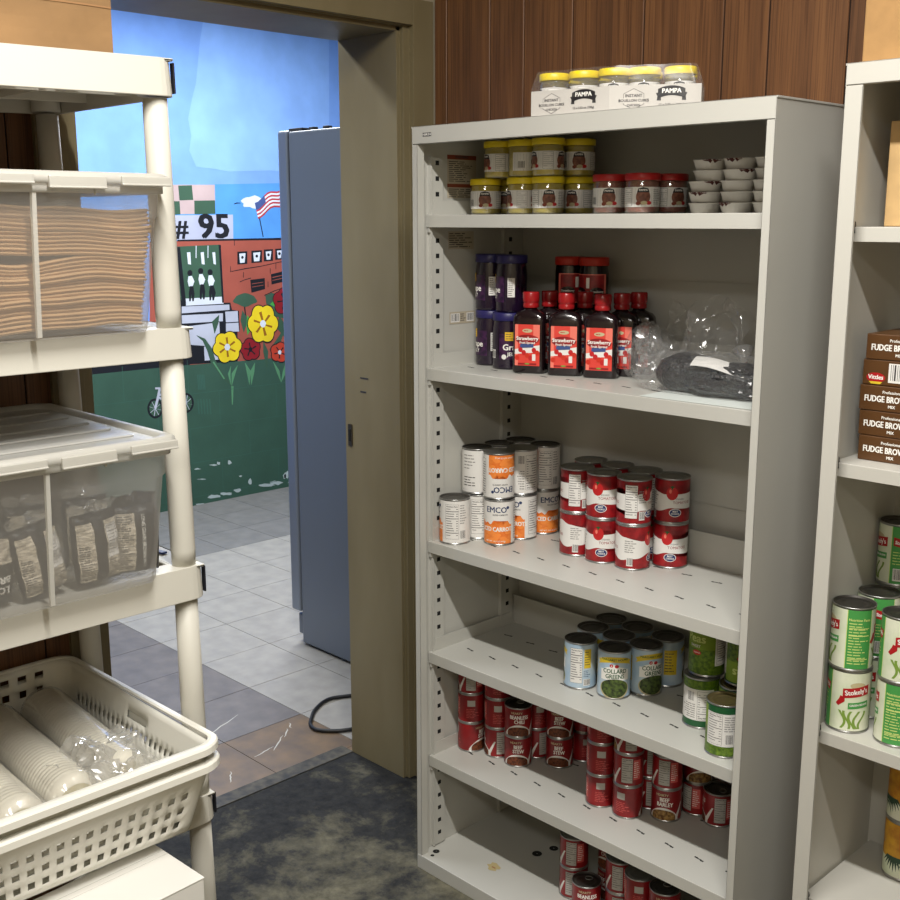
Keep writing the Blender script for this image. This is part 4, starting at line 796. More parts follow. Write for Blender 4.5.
UB = shelf_unit('shelving_unit', .914, .308, 1.884, .034, (1.626,1.226,.728,.390), .030, .030,
    'second grey steel shelving unit at the right edge, holding green vegetable cans', False, xsh=(.006,.006), lip=.024, paint='steel_paint_b', clips=True)
UB.location = (1.036, 0, 0)
XB = 1.036

# ================================================================== CANS
def can_body(name, r, h, label, cat, group=None, top='tin_dark', ring=False):
    b = MB()
    b.lathe([(r-.0015,.0006),(r+.0009,0),(r+.0011,.0012),(r+.0009,.0028),(r-.0004,.0036),(r-.0004,.0052),(r-.0004,h-.0052),(r-.0004,h-.0036),(r+.0009,h-.0028),(r+.0011,h-.0012),(r+.0008,h),
             (r-.0008,h-.0002),(r-.0014,h-.0035,1),(r*.80,h-.0038,1),(r*.78,h-.0030,1),(r*.62,h-.0030,1),(r*.60,h-.0036,1),(r*.4,h-.0036,1)], 36, 0)
    if ring:
        b.tube([(r*.15+.009*cos(a), .009*sin(a)*.8+r*.3, h-.0022) for a in [k*PI/6 for k in range(13)]], .0011, 5, 0)
    o = b.build(name, ['tin', top], label=label, cat=cat, group=group)
    return o
def can(name, r, h, art, label, cat='can', group=None, top='tin_dark', m0=.006, step=.004, ring=False):
    o = can_body(name, r, h, label, cat, group, top, ring)
    art.build('label', wrap(r), o, step=step, lift=.00009)
    return Source(o)
def wavy(u0, u1, v, amp, n=40, ph=0, k=1.0):
    return [(u0+(u1-u0)*i/n, v+amp*sin(k*2*PI*i/n*3+ph)+amp*.6*sin(k*2*PI*i/n*7+1+ph)) for i in range(n+1)]

CAM = (1.945, -1.782)
def facing(x, y, u=0, r=1):
    """turn that brings the spot u of a label round to the photographer's side"""
    return math.atan2(CAM[0]-x, -(CAM[1]-y)) - u/r

# --- sliced carrots
r, h = .0375, .1125; U = PI*r; v0, v1 = .0045, h-.0045
a = Art(); a.rect(-U, U, v0, v1, 'white_label', 0)
for s, w in ((0, .042),):
    top = [(-w+2*w*i/24, .056+.0035*sin(i*1.3)+.0025*sin(i*.7)) for i in range(25)]
    a.poly([(-w, v0), (w, v0)]+top[::-1], 'carrot', 1)
R = random.Random(4)
for k in range(26): a.ell(R.uniform(-.038,.038), R.uniform(v0+.004,.05), .007, .0045, 'carrot_piece', 2, 10)
a.text('SLICED CARROTS', 0, .040, .0150, 'white_ink', 5, bold=.035, sx=.80)
a.text('EMCO', .002, .088, .020, 'logo_blue', 3, bold=.02, sx=.95); a.ell(.031, .094, .0038, .0038, 'logo_blue', 3, 12)
a.text('SLICED CARROTS', .012, .076, .0048, 'ink', 3, bold=.02)
a.text('NET WT. 14.5 OZ (411g)', 0, .0105, .0048, 'white_ink', 5, bold=.02)
a.facts(.052, .086, .014, .100, n=12); a.lines(.089, .108, .05, .1, 8, 'ink_soft', 3, .35)
a.barcode(.088, .104, .012, .036); a.lines(-.095,-.062,.06,.10,5,'ink_soft',3,.3,5); a.lines(-.095,-.06,.018,.045,4,'ink',3,.3,6)
carrots = can('food_can', r, h, a, 'x', 'can', 'cans of sliced carrots')
GC = 'cans of sliced carrots'
def P(src, lst, z, base_label, group, r):
    for x, y, u, lab, *fl in lst:
        src.put((x, y, z), (facing(x, y)+PI+u/r) if fl else facing(x, y, u, r), lab, group, flip=fl[0] if fl else 0)
Z3 = .866
P(carrots, [
 (.0465,.090,.076,'white carrot can standing alone at the front left corner of its shelf, nutrition panel showing'),
 (.053,.166,.070,'carrot can in the lower layer behind the lone front left can'),
 (.1285,.162,.010,'carrot can in the lower layer with its brand name and orange carrots facing out'),
 (.1325,.2385,.034,'lower-layer carrot can, half orange and half nutrition panel, right of the brand-name can'),
 (.139,.3145,-.016,'rearmost carrot can of the lower layer at the back of the shelf, orange band showing'),
 (.056,.3145,.02,'carrot can hidden at the back left of the lower layer'),
 (.051,.240,.05,'carrot can in the middle of the left column of the lower layer')], Z3, '', GC, r)
P(carrots, [
 (.0465,.168,-.058,'upper-layer carrot can on the left, white side and orange edge showing'),
 (.1225,.165,.016,'upside-down carrot can in the upper layer, orange patch at its top',h),
 (.1305,.2405,.095,'upper-layer carrot can showing a barcode on its white back',h),
 (.140,.3155,.068,'upper-layer carrot can at the far right of the carrots, grey nutrition panel showing'),
 (.0575,.3150,.08,'upper-layer carrot can at the very back left, mostly its dark lid visible'),
 (.0505,.2435,.08,'upper-layer carrot can between the front and back rows, only its lid visible')], Z3+h+.0004, '', GC, r)

# --- tomatoes
r, h = .039, .104; U = PI*r; v0, v1 = .0045, h-.0045
a = Art(); a.rect(-U, U, v0, v1, 'white_label', 0)
n = 60
up = [(-U+2*U*i/n, .076+.006*sin(2*PI*i/n*2+.6)+.003*sin(2*PI*i/n*5)) for i in range(n+1)]
dn = [(-U+2*U*i/n, .029+.006*sin(2*PI*i/n*2+2.6)+.002*sin(2*PI*i/n*5+1)) for i in range(n+1)]
a.poly([(-U,v1)]+up+[(U,v1)], 'tomato_red', 1); a.poly([(-U,v0),(U,v0)]+dn[::-1], 'tomato_red', 1)
for c in (0, .118):
    a.ell(c-.020, .070, .013, .015, 'fruit_red', 2); a.ell(c-.024,.075,.003,.005,'straw_pink',3,10)
    a.poly([(c-.026,.085),(c-.020,.088),(c-.014,.085),(c-.018,.083),(c-.020,.078),(c-.022,.083)], 'forest', 4)
    a.text('TOMATOES', c+.004, .049, .0088, 'tomato_red', 3, bold=.0, sx=.95)
    a.text('STEWED', c-.002, .057, .005, 'ink_soft', 3)
    a.ell(c-.012, .026, .014, .0095, 'white_ink', 2); a.ell(c-.012, .026, .0125, .0082, 'oval_blue', 3)
    a.text('BEST', c-.012, .029, .0058, 'white_ink', 4, bold=.03); a.text('CHOICE', c-.012, .0235, .0050, 'white_ink', 4, bold=.03)
a.facts(.046, .074, .016, .092, n=11, layer=4); a.lines(.077,.096,.05,.08,6,'ink_soft',4,.35); a.barcode(.078,.092,.012,.032,4)
a.barcode(-.075,-.061,.010,.030,4); a.lines(-.08,-.05,.04,.07,6,'ink_soft',3,.35,8)
toms = can('food_can', r, h, a, 'x', 'can', 'cans of tomatoes', top='tin')
GT = 'cans of tomatoes'
pos = [(.316,.228),(.395,.2265),(.4755,.234),(.528,.306),(.4485,.3105),(.3695,.3105),(.2905,.310)]
nm = ['leftmost front','second front','third front, nearest to us','right-hand','back row third','back row second','back row leftmost']
P(toms, [(x,y,u,'red and white tomato can, lower layer, %s of its cluster'%n_) for (x,y),u,n_ in zip(pos,(-.066,-.010,-.062,-.012,.08,.02,.06),nm)], Z3, '', GT, r)
P(toms, [(x,y,u,'red and white tomato can, upper layer, %s of its cluster'%n_) for (x,y),u,n_ in zip(pos,(.066,-.006,.066,-.020,.05,.02,.06),nm)], Z3+h+.0004, '', GT, r)

# --- collard greens
r, h = .0375, .1125; U = PI*r; v0, v1 = .0045, h-.0045
a = Art(); a.rect(-U, U, v0, v1, 'sky_label', 0)
for c in (0,):
    a.ell(c, .024, .036, .024, 'bowl_tan', 2, 30); a.ell(c, .026, .033, .0225, 'greens', 3, 30)
    a.ell(c, .060, .034, .018, 'white_ink', 1, 30)
    a.rect(c-.034,c+.034,.045,.070,'white_ink',1)
    a.text('COLLARD', c, .0665, .0142, 'forest', 5, bold=.02, sx=.86); a.text('GREENS', c, .0540, .0142, 'forest', 5, bold=.02, sx=.86)
    ban = [(c-.034+.068*i/14, .088-.006*((i-7)/7)**2) for i in range(15)]
    a.poly(ban+[(x, y+.013) for x, y in ban[::-1]], 'banner_yellow', 3)
    a.poly([(c-.034,.082),(c-.044,.078),(c-.040,.084),(c-.044,.090),(c-.034,.094)], 'banner_yellow', 2); a.poly([(c+.034,.082),(c+.044,.078),(c+.040,.084),(c+.044,.090),(c+.034,.094)], 'banner_yellow', 2)
    a.text('MARGARET HOLMES', c, .0935, .0070, 'forest', 6, bold=.02, arch=.0022)
    a.ell(c-.003,.079,.006,.004,'white_ink',4,12); a.ell(c+.004,.079,.005,.004,'fruit_red',4,12); a.ell(c-.008,.080,.004,.004,'fruit_red',4,12)
a.facts(.054,.083,.016,.100,n=12); a.rect(.087,.104,.052,.098,'banner_yellow',2); a.lines(.089,.102,.058,.094,6,'ink',3,.3)
a.barcode(.086,.103,.010,.026); a.lines(.086,.104,.030,.048,4,'logo_blue',3,.3,4)
a.rect(-.085,-.055,.03,.09,'banner_yellow',2); a.lines(-.083,-.057,.035,.085,7,'ink',3,.3,9)
coll = can('food_can', r, h, a, 'x', 'can', 'cans of collard greens', top='tin_dark')
GG = 'cans of collard greens'; Z4 = .578
P(coll, [
 (.394,.157,.078,'pale blue collard greens can at the left of its front row, nutrition panel showing'),
 (.482,.170,-.002,'middle collard greens can of the front row, yellow banner and bowl facing out'),
 (.521,.2365,-.020,'collard greens can third from the left, its picture turned away to the right'),
 (.527,.3135,-.078,'collard greens can at the back right, yellow block showing next to the peas'),
 (.367,.237,.02,'collard greens can second from front in the left column'),
 (.362,.3135,.05,'collard greens can at the back of the left column'),
 (.440,.3135,.05,'collard greens can at the back of the middle column'),
 (.4435,.2365,.05,'collard greens can in the centre of the cluster, only its lid visible')], Z4, '', GG, r)

# --- peas
a = Art(); a.rect(-U, U, v0, v1, 'forest', 0); a.rect(-U,U,v0,.024,'pea_green',1); 
a.rect(.034, U, .0245, v1-.014, 'white_label', 2); a.rect(-U,-.10,.0245,v1-.014,'white_label',2)
a.rect(-.046,.034,v0,.060,'pea_green',2); a.rect(-.046,.034,.060,v1-.003,'pea_bright',2); 
a.text('Peas', -.010,.083,.026,'pale_yellow',5,bold=.03); a.text('SWEET', -.010,.066,.008,'white_ink',5,bold=.03)
a.ell(-.006,.052,.010,.0055,'lid_orange',4); a.text('GARDEN',-.006,.052,.0038,'white_ink',5)
a.facts(.038,.070,.028,.092,n=10,layer=4); a.barcode(.076,.092,.028,.052,4); a.lines(.074,.108,.056,.09,7,'ink_soft',4,.35)
peas = can('food_can', r, h, a, 'x', 'can', 'cans of peas', top='tin_gold')
GP = 'cans of peas'
P(peas, [
 (.706,.182,.062,'upside-down pea can below the bright green one, pale panel above a dark green rim',h),
 (.814,.102,.074,'pea can nearest to the right post, dark green band over a white nutrition panel'),
 (.790,.1865,.02,'pea can hidden behind the one nearest the right post')], Z4, '', GP, r)
P(peas, [
 (.706,.196,.016,'bright green pea can on the upper layer, red oval and peas showing'),
 (.790,.205,-.010,'upside-down pea can on the upper layer, cut off by the right post',h)], Z4+h+.0004, '', GP, r)

# --- small red cans: beef stew and chili
r, h = .034, .0785; U = PI*r; v0, v1 = .004, h-.004
def beef_art(w1, w2, food):
    a = Art(); a.rect(-U, U, v0, v1, 'beef_red', 0)
    a.poly([(-.036,v0)]+[(-.036+.072*i/16, v0+.030*sin(PI*(i+.4)/17)**.7) for i in range(17)]+[(.036,v0)], 'white_label', 1)
    a.ell(0, v0+.008, .029, .0165, food, 2, 26, 0, PI); a.rect(-.029,.029,v0,v0+.008,food,2)
    a.poly([(.030,v0+.012),(.046,v0+.040),(.050,v0+.040),(.036,v0+.006)], 'white_label', 1)
    a.text(w1, .002, .053, .0135, 'white_ink', 4, bold=.03, sx=.8); a.text(w2, .003, .0415, .0135, 'white_ink', 4, bold=.03, sx=.8)
    a.text('HEARTY', -.004, .0645, .0078, 'bowl_tan', 4, bold=.02)
    a.facts(.052,.078,.010,.070,bg='panel_grey',n=9,layer=3); a.rect(.080,.098,.018,.066,'beef_pink',2); a.lines(.081,.097,.022,.062,8,'white_ink',4,.3)
    a.rect(-.092,-.072,.046,.062,'panel_grey',2); a.lines(-.095,-.060,.014,.040,6,'beef_pink',3,.35,4)
    return a
GB = 'small red cans of stew and chili'
stew = can('food_can', r, h, beef_art('BEEF','STEW','stew'), 'x', 'can', GB, top='tin')
chili = can('food_can', r, h, beef_art('BEANLESS','CHILI','stew'), 'x', 'can', GB, top='tin_dark', ring=True)
barl = can('food_can', r, h, beef_art('BEEF','BARLEY','grain'), 'x', 'can', GB, top='tin')
Z5 = .298
LV = ['bottom', 'second', 'top']
def stack(x, y, kinds, us, desc, z0=Z5):
    nn = len(kinds); desc = desc.replace('stack','stack')
    for k, (s_, u) in enumerate(zip(kinds, us)):
        lev = {1:['single'],2:['lower','upper'],3:['bottom','middle','top']}[nn][k]
        s_.put((x, y, z0+k*(h+.0003)), facing(x, y, u, r), ('small red can, %s of the %s' % (lev, desc)) if nn > 1 else 'small red '+desc, GB)
stack(.043,.153,(stew,stew,stew),(-.030,-.082,.066),'leftmost stack on the fifth shelf')
stack(.114,.178,(stew,stew,barl),(.055,-.082,-.082),'second stack from the left on the fifth shelf')
stack(.1835,.178,(stew,chili),(.002,.000),'two-can stack with the dark pull-tab lid on top')
stack(.186,.2475,(barl,stew),(.046,-.09),'stack behind the one with the dark pull-tab lid')
stack(.261,.248,(stew,stew),(.004,.004),'stack showing beef stew twice, left of the gap')
stack(.283,.318,(stew,chili,stew),(-.09,-.09,-.09),'shadowed back stack just left of the gap')
stack(.453,.170,(stew,stew,stew),(-.082,-.082,-.084),'first stack right of the gap, reddish backs showing')
stack(.528,.174,(stew,stew,barl),(-.066,.068,.060),'grey-panelled tall stack right of the gap')
stack(.539,.245,(stew,barl,stew),(.06,.06,.06),'stack half hidden between the two tall stacks')
stack(.598,.227,(barl,barl,barl),(.006,.072,-.004),'tall stack with a beef barley bowl at its foot')
stack(.632,.300,(stew,barl),(.09,-.008),'pair behind the single can at right')
stack(.694,.292,(chili,),(.060,),'can standing alone near the right post of the fifth shelf')
Z6 = .0386
D6 = 'pair on the bottom level'
stack(.390,.155,(stew,stew),(.072,.072),'leftmost pair at the very bottom', Z6)
stack(.458,.120,(chili,),(.0,),'can with a pull-tab lid standing alone at the very bottom', Z6)
stack(.462,.212,(stew,chili),(.03,.02),'pair behind the lone pull-tab can at the bottom', Z6)
stack(.531,.152,(stew,stew),(.070,.072),'second pair from the left at the bottom', Z6)
stack(.602,.130,(stew,stew),(-.084,-.080),'third pair from the left at the bottom', Z6)
stack(.673,.124,(chili,chili),(.03,.0),'fourth pair from the left at the bottom', Z6)
stack(.612,.208,(stew,stew),(.03,.02),'pair behind the third pair at the bottom', Z6)
stack(.745,.130,(stew,),(.03,),'can farthest right at the bottom, cut off by the photo edge', Z6)

# --- green beans and pineapple on the second unit
r, h = .0375, .1185; U = PI*r; v0, v1 = .0045, h-.0045
a = Art(); a.rect(-U, U, v0, v1, 'label_cream', 0)
a.rect(.040,.084,v0,v1,'bean_green',1); a.rect(-.084,-.046,v0,v1,'bean_green',1)
for x in (.0395,.084,-.0845,-.046): a.rect(x,x+.0012,v0,v1,'pale_yellow',2)
for c in (0, .118-.0):
    a.poly([(c-.026,.070),(c-.018,.068),(c-.018,.060),(c-.029,.050),(c-.034,.054),(c-.028,.064)], 'ribbon_red', 3)
    a.poly([(c-.022,.066),(c+.026,.074),(c+.026,.092),(c-.022,.084)], 'ribbon_red', 4); a.ell(c+.004,.091,.014,.006,'bowl_tan',3)
    a.text("Stokely's", c+.002, .079, .0130, 'white_ink', 5, bold=.03, rot=.16, sx=.9)
    a.poly([(c-.012,.046),(c+.026,.050),(c+.026,.062),(c-.012,.058)], 'bean_green', 3); a.text('GREEN BEANS', c+.007, .0545, .0052, 'white_ink', 5, bold=.03, rot=.1)
    for k in range(5):
        x0 = c-.022+k*.009; p = [(x0+.006*sin(i*.5+k), v0+.004+i*.0042) for i in range(9)]
        a.poly([(x-.0022,y) for x,y in p]+[(x+.0022,y) for x,y in p[::-1]], 'pod', 2)
a.text('Nutrition Facts', .062,.096,.0062,'pale_yellow',3,bold=.03); a.lines(.044,.080,.012,.092,15,'pale_yellow',3,.32)
a.rect(.044,.080,.080,.0812,'pale_yellow',3); a.rect(.044,.080,.066,.0678,'pale_yellow',3); a.rect(.044,.080,.022,.0235,'pale_yellow',3)
a.poly([(-.080,.078),(-.052,.072),(-.048,.088),(-.080,.094)],'ribbon_red',3); a.text("Stokely's",-.064,.083,.0095,'white_ink',5,bold=.03,rot=-.1,sx=.8)
a.barcode(-.078,-.060,.010,.034,3); a.lines(-.080,-.052,.04,.068,5,'pale_yellow',3,.25,6)
beans = can('food_can', r, h, a, 'x', 'can', 'cans of green beans', top='tin_dark')
GN = 'cans of green beans'; ZB = .7284
P(beans, [
 (1.077,.085,-.012,'lower green bean can of the front left pair, red ribbon showing'),
 (1.166,.092,.064,'green bean can at the bottom of the front pair cut by the right edge'),
 (1.079,.1740,.02,'green bean can at the bottom behind the front left pair'),
 (1.0765,.2530,.03,'green bean can at the bottom of the back stack on the right-hand unit'),
 (1.163,.1750,.0,'green bean can at the bottom behind the pair cut by the right edge')], ZB, '', GN, r)
P(beans, [
 (1.0765,.083,.050,'green bean can on top of the front left pair, white side and nutrition panel showing'),
 (1.166,.090,-.010,'upper green bean can cut by the right edge of the photo, red ribbon showing'),
 (1.081,.1740,-.074,'green bean can on the second level behind the front left pair, barcode showing'),
 (1.0765,.2530,.06,'green bean can in the middle of the back stack on the right-hand unit')], ZB+h+.0004, '', GN, r)
P(beans, [(1.0765,.2520,-.070,'topmost green bean can of the back stack, dark green side showing')], ZB+2*(h+.0004), '', GN, r)
a = Art(); a.rect(-U, U, v0, v1, 'pineapple', 0); a.rect(-U,U,v0,.040,'label_cream',1); a.rect(.030,.075,v0,v1,'label_cream',2)
for k in range(9):
    for dx in (-.030, .0):
        x = dx+ (k-4)*.003; a.poly([(x-.0035,.046),(x+.0035,.046),(x+(k-4)*.0035,.012+abs(k-4)*.004)], 'pine_leaf', 3)
a.facts(.034,.068,.014,.098,n=11,layer=4); a.lines(-.09,-.05,.05,.09,6,'ink_soft',3,.3)
pine = can('food_can', r, h, a, 'x', 'can', 'cans of pineapple', top='tin_gold')
GA = 'cans of pineapple'
P(pine, [(1.140,.238,-.012,'lower pineapple can at the back of the lowest right-hand shelf, leaves showing'),
         (1.236,.236,.03,'pineapple can at the bottom, beside the back pair and cut by the right edge')], .3904, '', GA, r)
P(pine, [(1.140,.238,.034,'upper pineapple can at the back of the lowest right-hand shelf')], .3904+h+.0004, '', GA, r)

# ================================================================== JARS
def jar(name, r, h, lid_h, body_mats, lid_mat, art, fill=None, cat='jar', neck=.86):
    b = MB()
    b.lathe([(r*.86,0),(r*.97,.002),(r,.006),(r,h*.62),(r*.985,h*.72),(r*neck,h-lid_h-.003),(r*neck,h-lid_h*.5)], 32, 0)
    o = b.build(name, body_mats, label='x', cat=cat)
    b = MB(); rl = r*neck+.003
    b.lathe([(rl-.0005,h-lid_h),(rl,h-lid_h+.001),(rl,h-.0022),(rl-.0018,h),(rl*.5,h)], 36, 0); b.build('lid', lid_mat, o)
    if fill:
        b = MB(); b.lathe([(r*.82,.003),(r*.93,.006),(r*.93,h*fill[1]),(r*.4,h*fill[1]+.002)], 24, 0); b.build('contents', fill[0], o)
    if art: art.build('label', wrap(r), o, step=.004, lift=.0001)
    return Source(o)
def bouillon_art(r):
    U = PI*r; a = Art(); v0, v1 = .014, .054
    a.rect(-U*.86, U*.86, v0, v1, 'white_label', 0)
    for c in (-.038, .038):
        a.ell(c, .034, .015, .016, 'chicken', 2); a.ell(c-.010, .021, .005, .004, 'sticker_red', 3, 12); a.ell(c+.012,.022,.006,.004,'fruit_red',3,12); a.ell(c+.002,.022,.007,.004,'bowl_tan',4,12);
        a.poly([(c-.013,.043),(c+.013,.043),(c+.010,.051),(c,.0535),(c-.010,.051)],'pampa_black',4); a.text('PAMPA',c,.0475,.0056,'white_ink',6,bold=.03)
    a.facts(-.010, .014, v0+.002, v1-.002, n=7, layer=3, title=False); a.lines(.06,.085,v0+.004,v1-.004,9,'ink_soft',3,.35); a.barcode(-.085,-.068,.018,.036,3)
    return a
r, h = .0360, .0825
yel = jar('bouillon_jar', r, h, .0145, 'jar_clear', 'lid_yellow', bouillon_art(r), ('powder_yellow', .80), neck=.95)
GY = 'yellow-lidded bouillon jars in the top compartment'; Z1 = .0+1.6503
for x, y, u, lab in ((.055,.185,-.036,'yellow-lidded jar at the left front of the lower layer'),(.173,.185,.004,'yellow-lidded jar second in the front row of the lower layer'),(.249,.185,.036,'yellow-lidded jar at the right front of the lower layer'),
                (.130,.260,-.05,'yellow-lidded jar in the lower layer behind and between the first two'),(.203,.260,.05,'yellow-lidded jar in the second row of the lower layer'),(.057,.260,.05,'yellow-lidded jar at the back left corner of the lower layer'),(.277,.260,-.02,'yellow-lidded jar at the right end of the lower layer, half hidden')):
    yel.put((x,y,Z1), facing(x,y,u,r), lab, GY)
for x, y, u, lab in ((.0990,.185,.000,'yellow-lidded jar at the left of the upper layer'),(.173,.187,-.07,'yellow-lidded jar second from the left in the upper layer'),(.249,.183,.002,'yellow-lidded jar third in the upper layer, nearest to us'),(.276,.258,-.038,'yellow-lidded jar at the right of the upper layer, showing the brown picture')):
    yel.put((x,y,Z1+h+.0004), facing(x,y,u,r), lab, GY)
red = jar('bouillon_jar', r, h, .0145, 'jar_clear', 'lid_red', bouillon_art(r), ('tomato_red', .80), neck=.95)
GR = 'red-lidded bouillon jars in the top compartment'
for x, y, u, lab in ((.418,.190,-.036,'red-lidded jar at the left of its row'),(.507,.185,.036,'red-lidded jar in front, right of the gap'),(.452,.256,.036,'red-lidded jar in the second row between the two front ones'),(.526,.258,.02,'red-lidded jar at the right end, half hidden')):
    red.put((x,y,Z1), facing(x,y,u,r), lab, GR)
# top tray of jars
trayp = [(.347,.014),(.522,.046),(.672,.139)]
t = empty('jar_tray', (0,0,1.8447), 0, 'white cardboard tray of yellow-lidded jars, printed PAMPA, on top of the shelving unit', 'tray')
dn = Vector((-.22,1,0)).normalized()*.118
b = MB(); H = .050
P0, P1, P2 = [Vector((x,y,0)) for x,y in trayp]; B0 = P0+Vector((-.045,.118,0)); B1 = P1+Vector((-.055,.125,0)); B2 = P2+Vector((-.070,.115,0))
def wallseg(b, p, q, h0, h1, mi=0, th=.0025):
    d = (q-p).normalized(); n_ = Vector((-d.y,d.x,0))*th
    z0 = Vector((0,0,h0)); z1 = Vector((0,0,h1))
    b.add([p+z0,q+z0,q+n_+z0,p+n_+z0,p+z1,q+z1,q+n_+z1,p+n_+z1],[(0,1,2,3),(7,6,5,4),(0,4,5,1),(1,5,6,2),(2,6,7,3),(3,7,4,0)],mi)
for p, q in ((P0,P1),(P1,P2),(P2,B2),(B2,B1),(B1,B0),(B0,P0)): wallseg(b, p, q, 0, H)
b.add([P0,P1,P2,B2,B1,B0,*[v+Vector((0,0,.002)) for v in (P0,P1,P2,B2,B1,B0)]],[(0,1,2,3,4,5),(11,10,9,8,7,6)],0)
b.build('tray_walls', 'tray_card', t)
def on_seg(p, q): 
    d = (q-p).normalized(); n_ = Vector((d.y,-d.x,0)); return lambda u, v, l: p+d*u+n_*(.0003+l)+Vector((0,0,v))
for i, (p, q) in enumerate(((P0,P1),(P1,P2))):
    L = (q-p).length; a = Art()
    def hexa(c): 
        a.poly([(c-.020,.014),(c-.020,.034),(c,.044),(c+.020,.034),(c+.020,.014),(c,.004)],'ink',1); a.poly([(c-.0192,.0145),(c-.0192,.0335),(c,.043),(c+.0192,.0335),(c+.0192,.0145),(c,.005)],'tray_card',2)
        a.text('INSTANT',c,.030,.008,'ink',4,bold=.03); a.rect(c-.026,c+.026,.0165,.0255,'tray_card',3); a.text('BOUILLON CUBES',c,.021,.0072,'ink',4,bold=.03); a.text('CHICKEN',c,.012,.006,'ink',4,bold=.03)
    c1, c2 = L*.27, L*.68
    hexa(c1)
    arc = [(c2-.026+.052*k/12, .0235+.006*(1-((k-6)/6)**2)) for k in range(13)]
    a.poly(arc+[(x,y+.0180) for x,y in arc[::-1]], 'pampa_black', 2)
    a.poly([(c2-.028,.020),(c2-.020,.020),(c2-.020,.036),(c2-.030,.034),(c2-.027,.028)],'pampa_black',1); a.poly([(c2+.028,.020),(c2+.020,.020),(c2+.020,.036),(c2+.030,.034),(c2+.027,.028)],'pampa_black',1)
    a.text('PAMPA', c2, .0375, .0118, 'white_ink', 4, bold=.03, arch=.004); a.text('12 x 3.53 oz (100g)', c2, .012, .0062, 'ink', 4, bold=.02)
    a.build('print', on_seg(p,q), t)
b = MB()
Rn = random.Random(1)
ring = [P0,P1,P2,B2,B1,B0]
cen = sum(ring, Vector())/6
def filmfn(u, v):
    k = u*6; i = int(k) % 6; f = k-int(k); p = ring[i].lerp(ring[(i+1)%6], f)
    q = cen+(p-cen)*(1.006-.10*max(0,(v-.6))*1.8)
    return q+Vector((0,0,.002+v*.086))+.003*noise.noise_vector(Vector((u*40,v*9,0)))*(1 if v > .55 else .1)
b.grid(filmfn, 60, 10); b.build('shrink_film', 'film_dull', t)
GTJ = 'jars in the tray on top of the unit'
k = 0
front = []
for p, q, n_ in ((P0,P1,3),(P1,P2,3)):
    d = (q-p); nn = Vector((-d.y,d.x,0)).normalized()
    for j in range(n_):
        f = (j+.5)/n_; front.append(p+d*f+nn*.0375)
# spread so that neighbouring jars do not touch
front = [Vector((.375,.060,0)),Vector((.4415,.072,0)),Vector((.508,.085,0)),Vector((.566,.122,0)),Vector((.620,.158,0)),]
front = [P0+(P1-P0)*f+Vector((-.18,.98,0))*.036 for f in (.19,.58,.955)]+[P1+(P2-P1)*f+Vector((-.53,.85,0))*.036 for f in (.37,.76)]
names = ['leftmost','second','middle','fourth','rightmost']
rj = .0300
tj = jar('bouillon_jar', rj, h, .0145, 'jar_clear', 'lid_yellow', bouillon_art(rj), ('powder_yellow', .42), neck=.95)
for i, q in enumerate(front):
    tj.put((q.x,q.y,1.8470), facing(q.x,q.y,(-.036 if i>1 else .004),rj), 'yellow-lidded jar in the top tray, %s of the front row'%names[i], GTJ)
for i, q in enumerate(front):
    if i == 4: q2 = q+Vector((-.060,.036,0)); 
    q2 = q+Vector((-.020,.064,0)) if i < 3 else q+Vector((-.036,.056,0))
    tj.put((q2.x,q2.y,1.8470), facing(q2.x,q2.y,.03,rj), 'yellow-lidded jar in the top tray, %s of the back row'%names[i], GTJ)

# --- jelly jars and bottles on the second shelf
r, h = .0370, .1325; Z2 = 1.2933
a = Art(); U = PI*r
a.rect(-.034,.036,.024,.084,'grape',1); a.text('Grape',0,.052,.020,'white_ink',4,bold=.03); a.text('JELLY',0,.036,.012,'white_ink',4,bold=.02)
a.rect(-.020,.004,.068,.088,'price_yellow',4); a.lines(-.018,.002,.070,.086,3,'ink',5,.3); a.ell(-.022,.030,.006,.006,'white_label',4,12)
a.rect(.045,.062,.036,.080,'white_label',2); a.lines(.047,.060,.038,.078,9,'ink',3,.35); a.rect(-.062,-.046,.030,.046,'white_label',2); a.barcode(-.062,-.046,.026,.044,3)
grape = jar('jelly_jar', r, h, .019, 'jam_violet', 'lid_violet', a, None, neck=.93)
GJ = 'grape jelly jars with violet lids'
for x, y, z, u, lab in ((.0560,.205,0,.046,'grape jelly jar at the lower left, white panel at its edge'),(.1360,.180,0,-.012,'grape jelly jar at the lower right, yellow tag and the word Grape showing'),
                   (.0560,.203,1,.050,'grape jelly jar on the upper level at left'),(.1390,.186,1,.054,'grape jelly jar on the upper level at right'),):
    grape.put((x,y,Z2+z*(h+.0005)), facing(x,y,u,r), lab, GJ)
a = Art(); a.rect(-.046,.046,.024,.092,'straw_pink',1); a.rect(-.040,.040,.026,.090,'tomato_red',2)
for c in (-.022,.022): a.ell(c,.052,.017,.010,'jam_dark',4); a.text('Strawberry',c,.052,.0070,'white_ink',5,bold=.03)
a.rect(-.004,.004,.060,.084,'white_ink',4); a.rect(-.010,-.001,.07,.085,'lid_red',3)
sjar = jar('jelly_jar', .0345, .130, .019, 'jam_dark', 'lid_orange', a, None, neck=.93)
GS = 'strawberry jelly jars with red lids'
for x, y, z, u, lab in ((.219,.302,0,.02,'strawberry jelly jar hidden at the bottom left behind the bottles'),(.291,.303,0,.02,'strawberry jelly jar hidden at the bottom right behind the bottles'),
                   (.219,.302,1,-.018,'strawberry jelly jar with a red lid standing above the bottles at left'),(.291,.303,1,.014,'strawberry jelly jar with a red lid standing above the bottles at right')):
    sjar.put((x,y,Z2+z*.1305), facing(x,y,u,.0345), lab, GS)
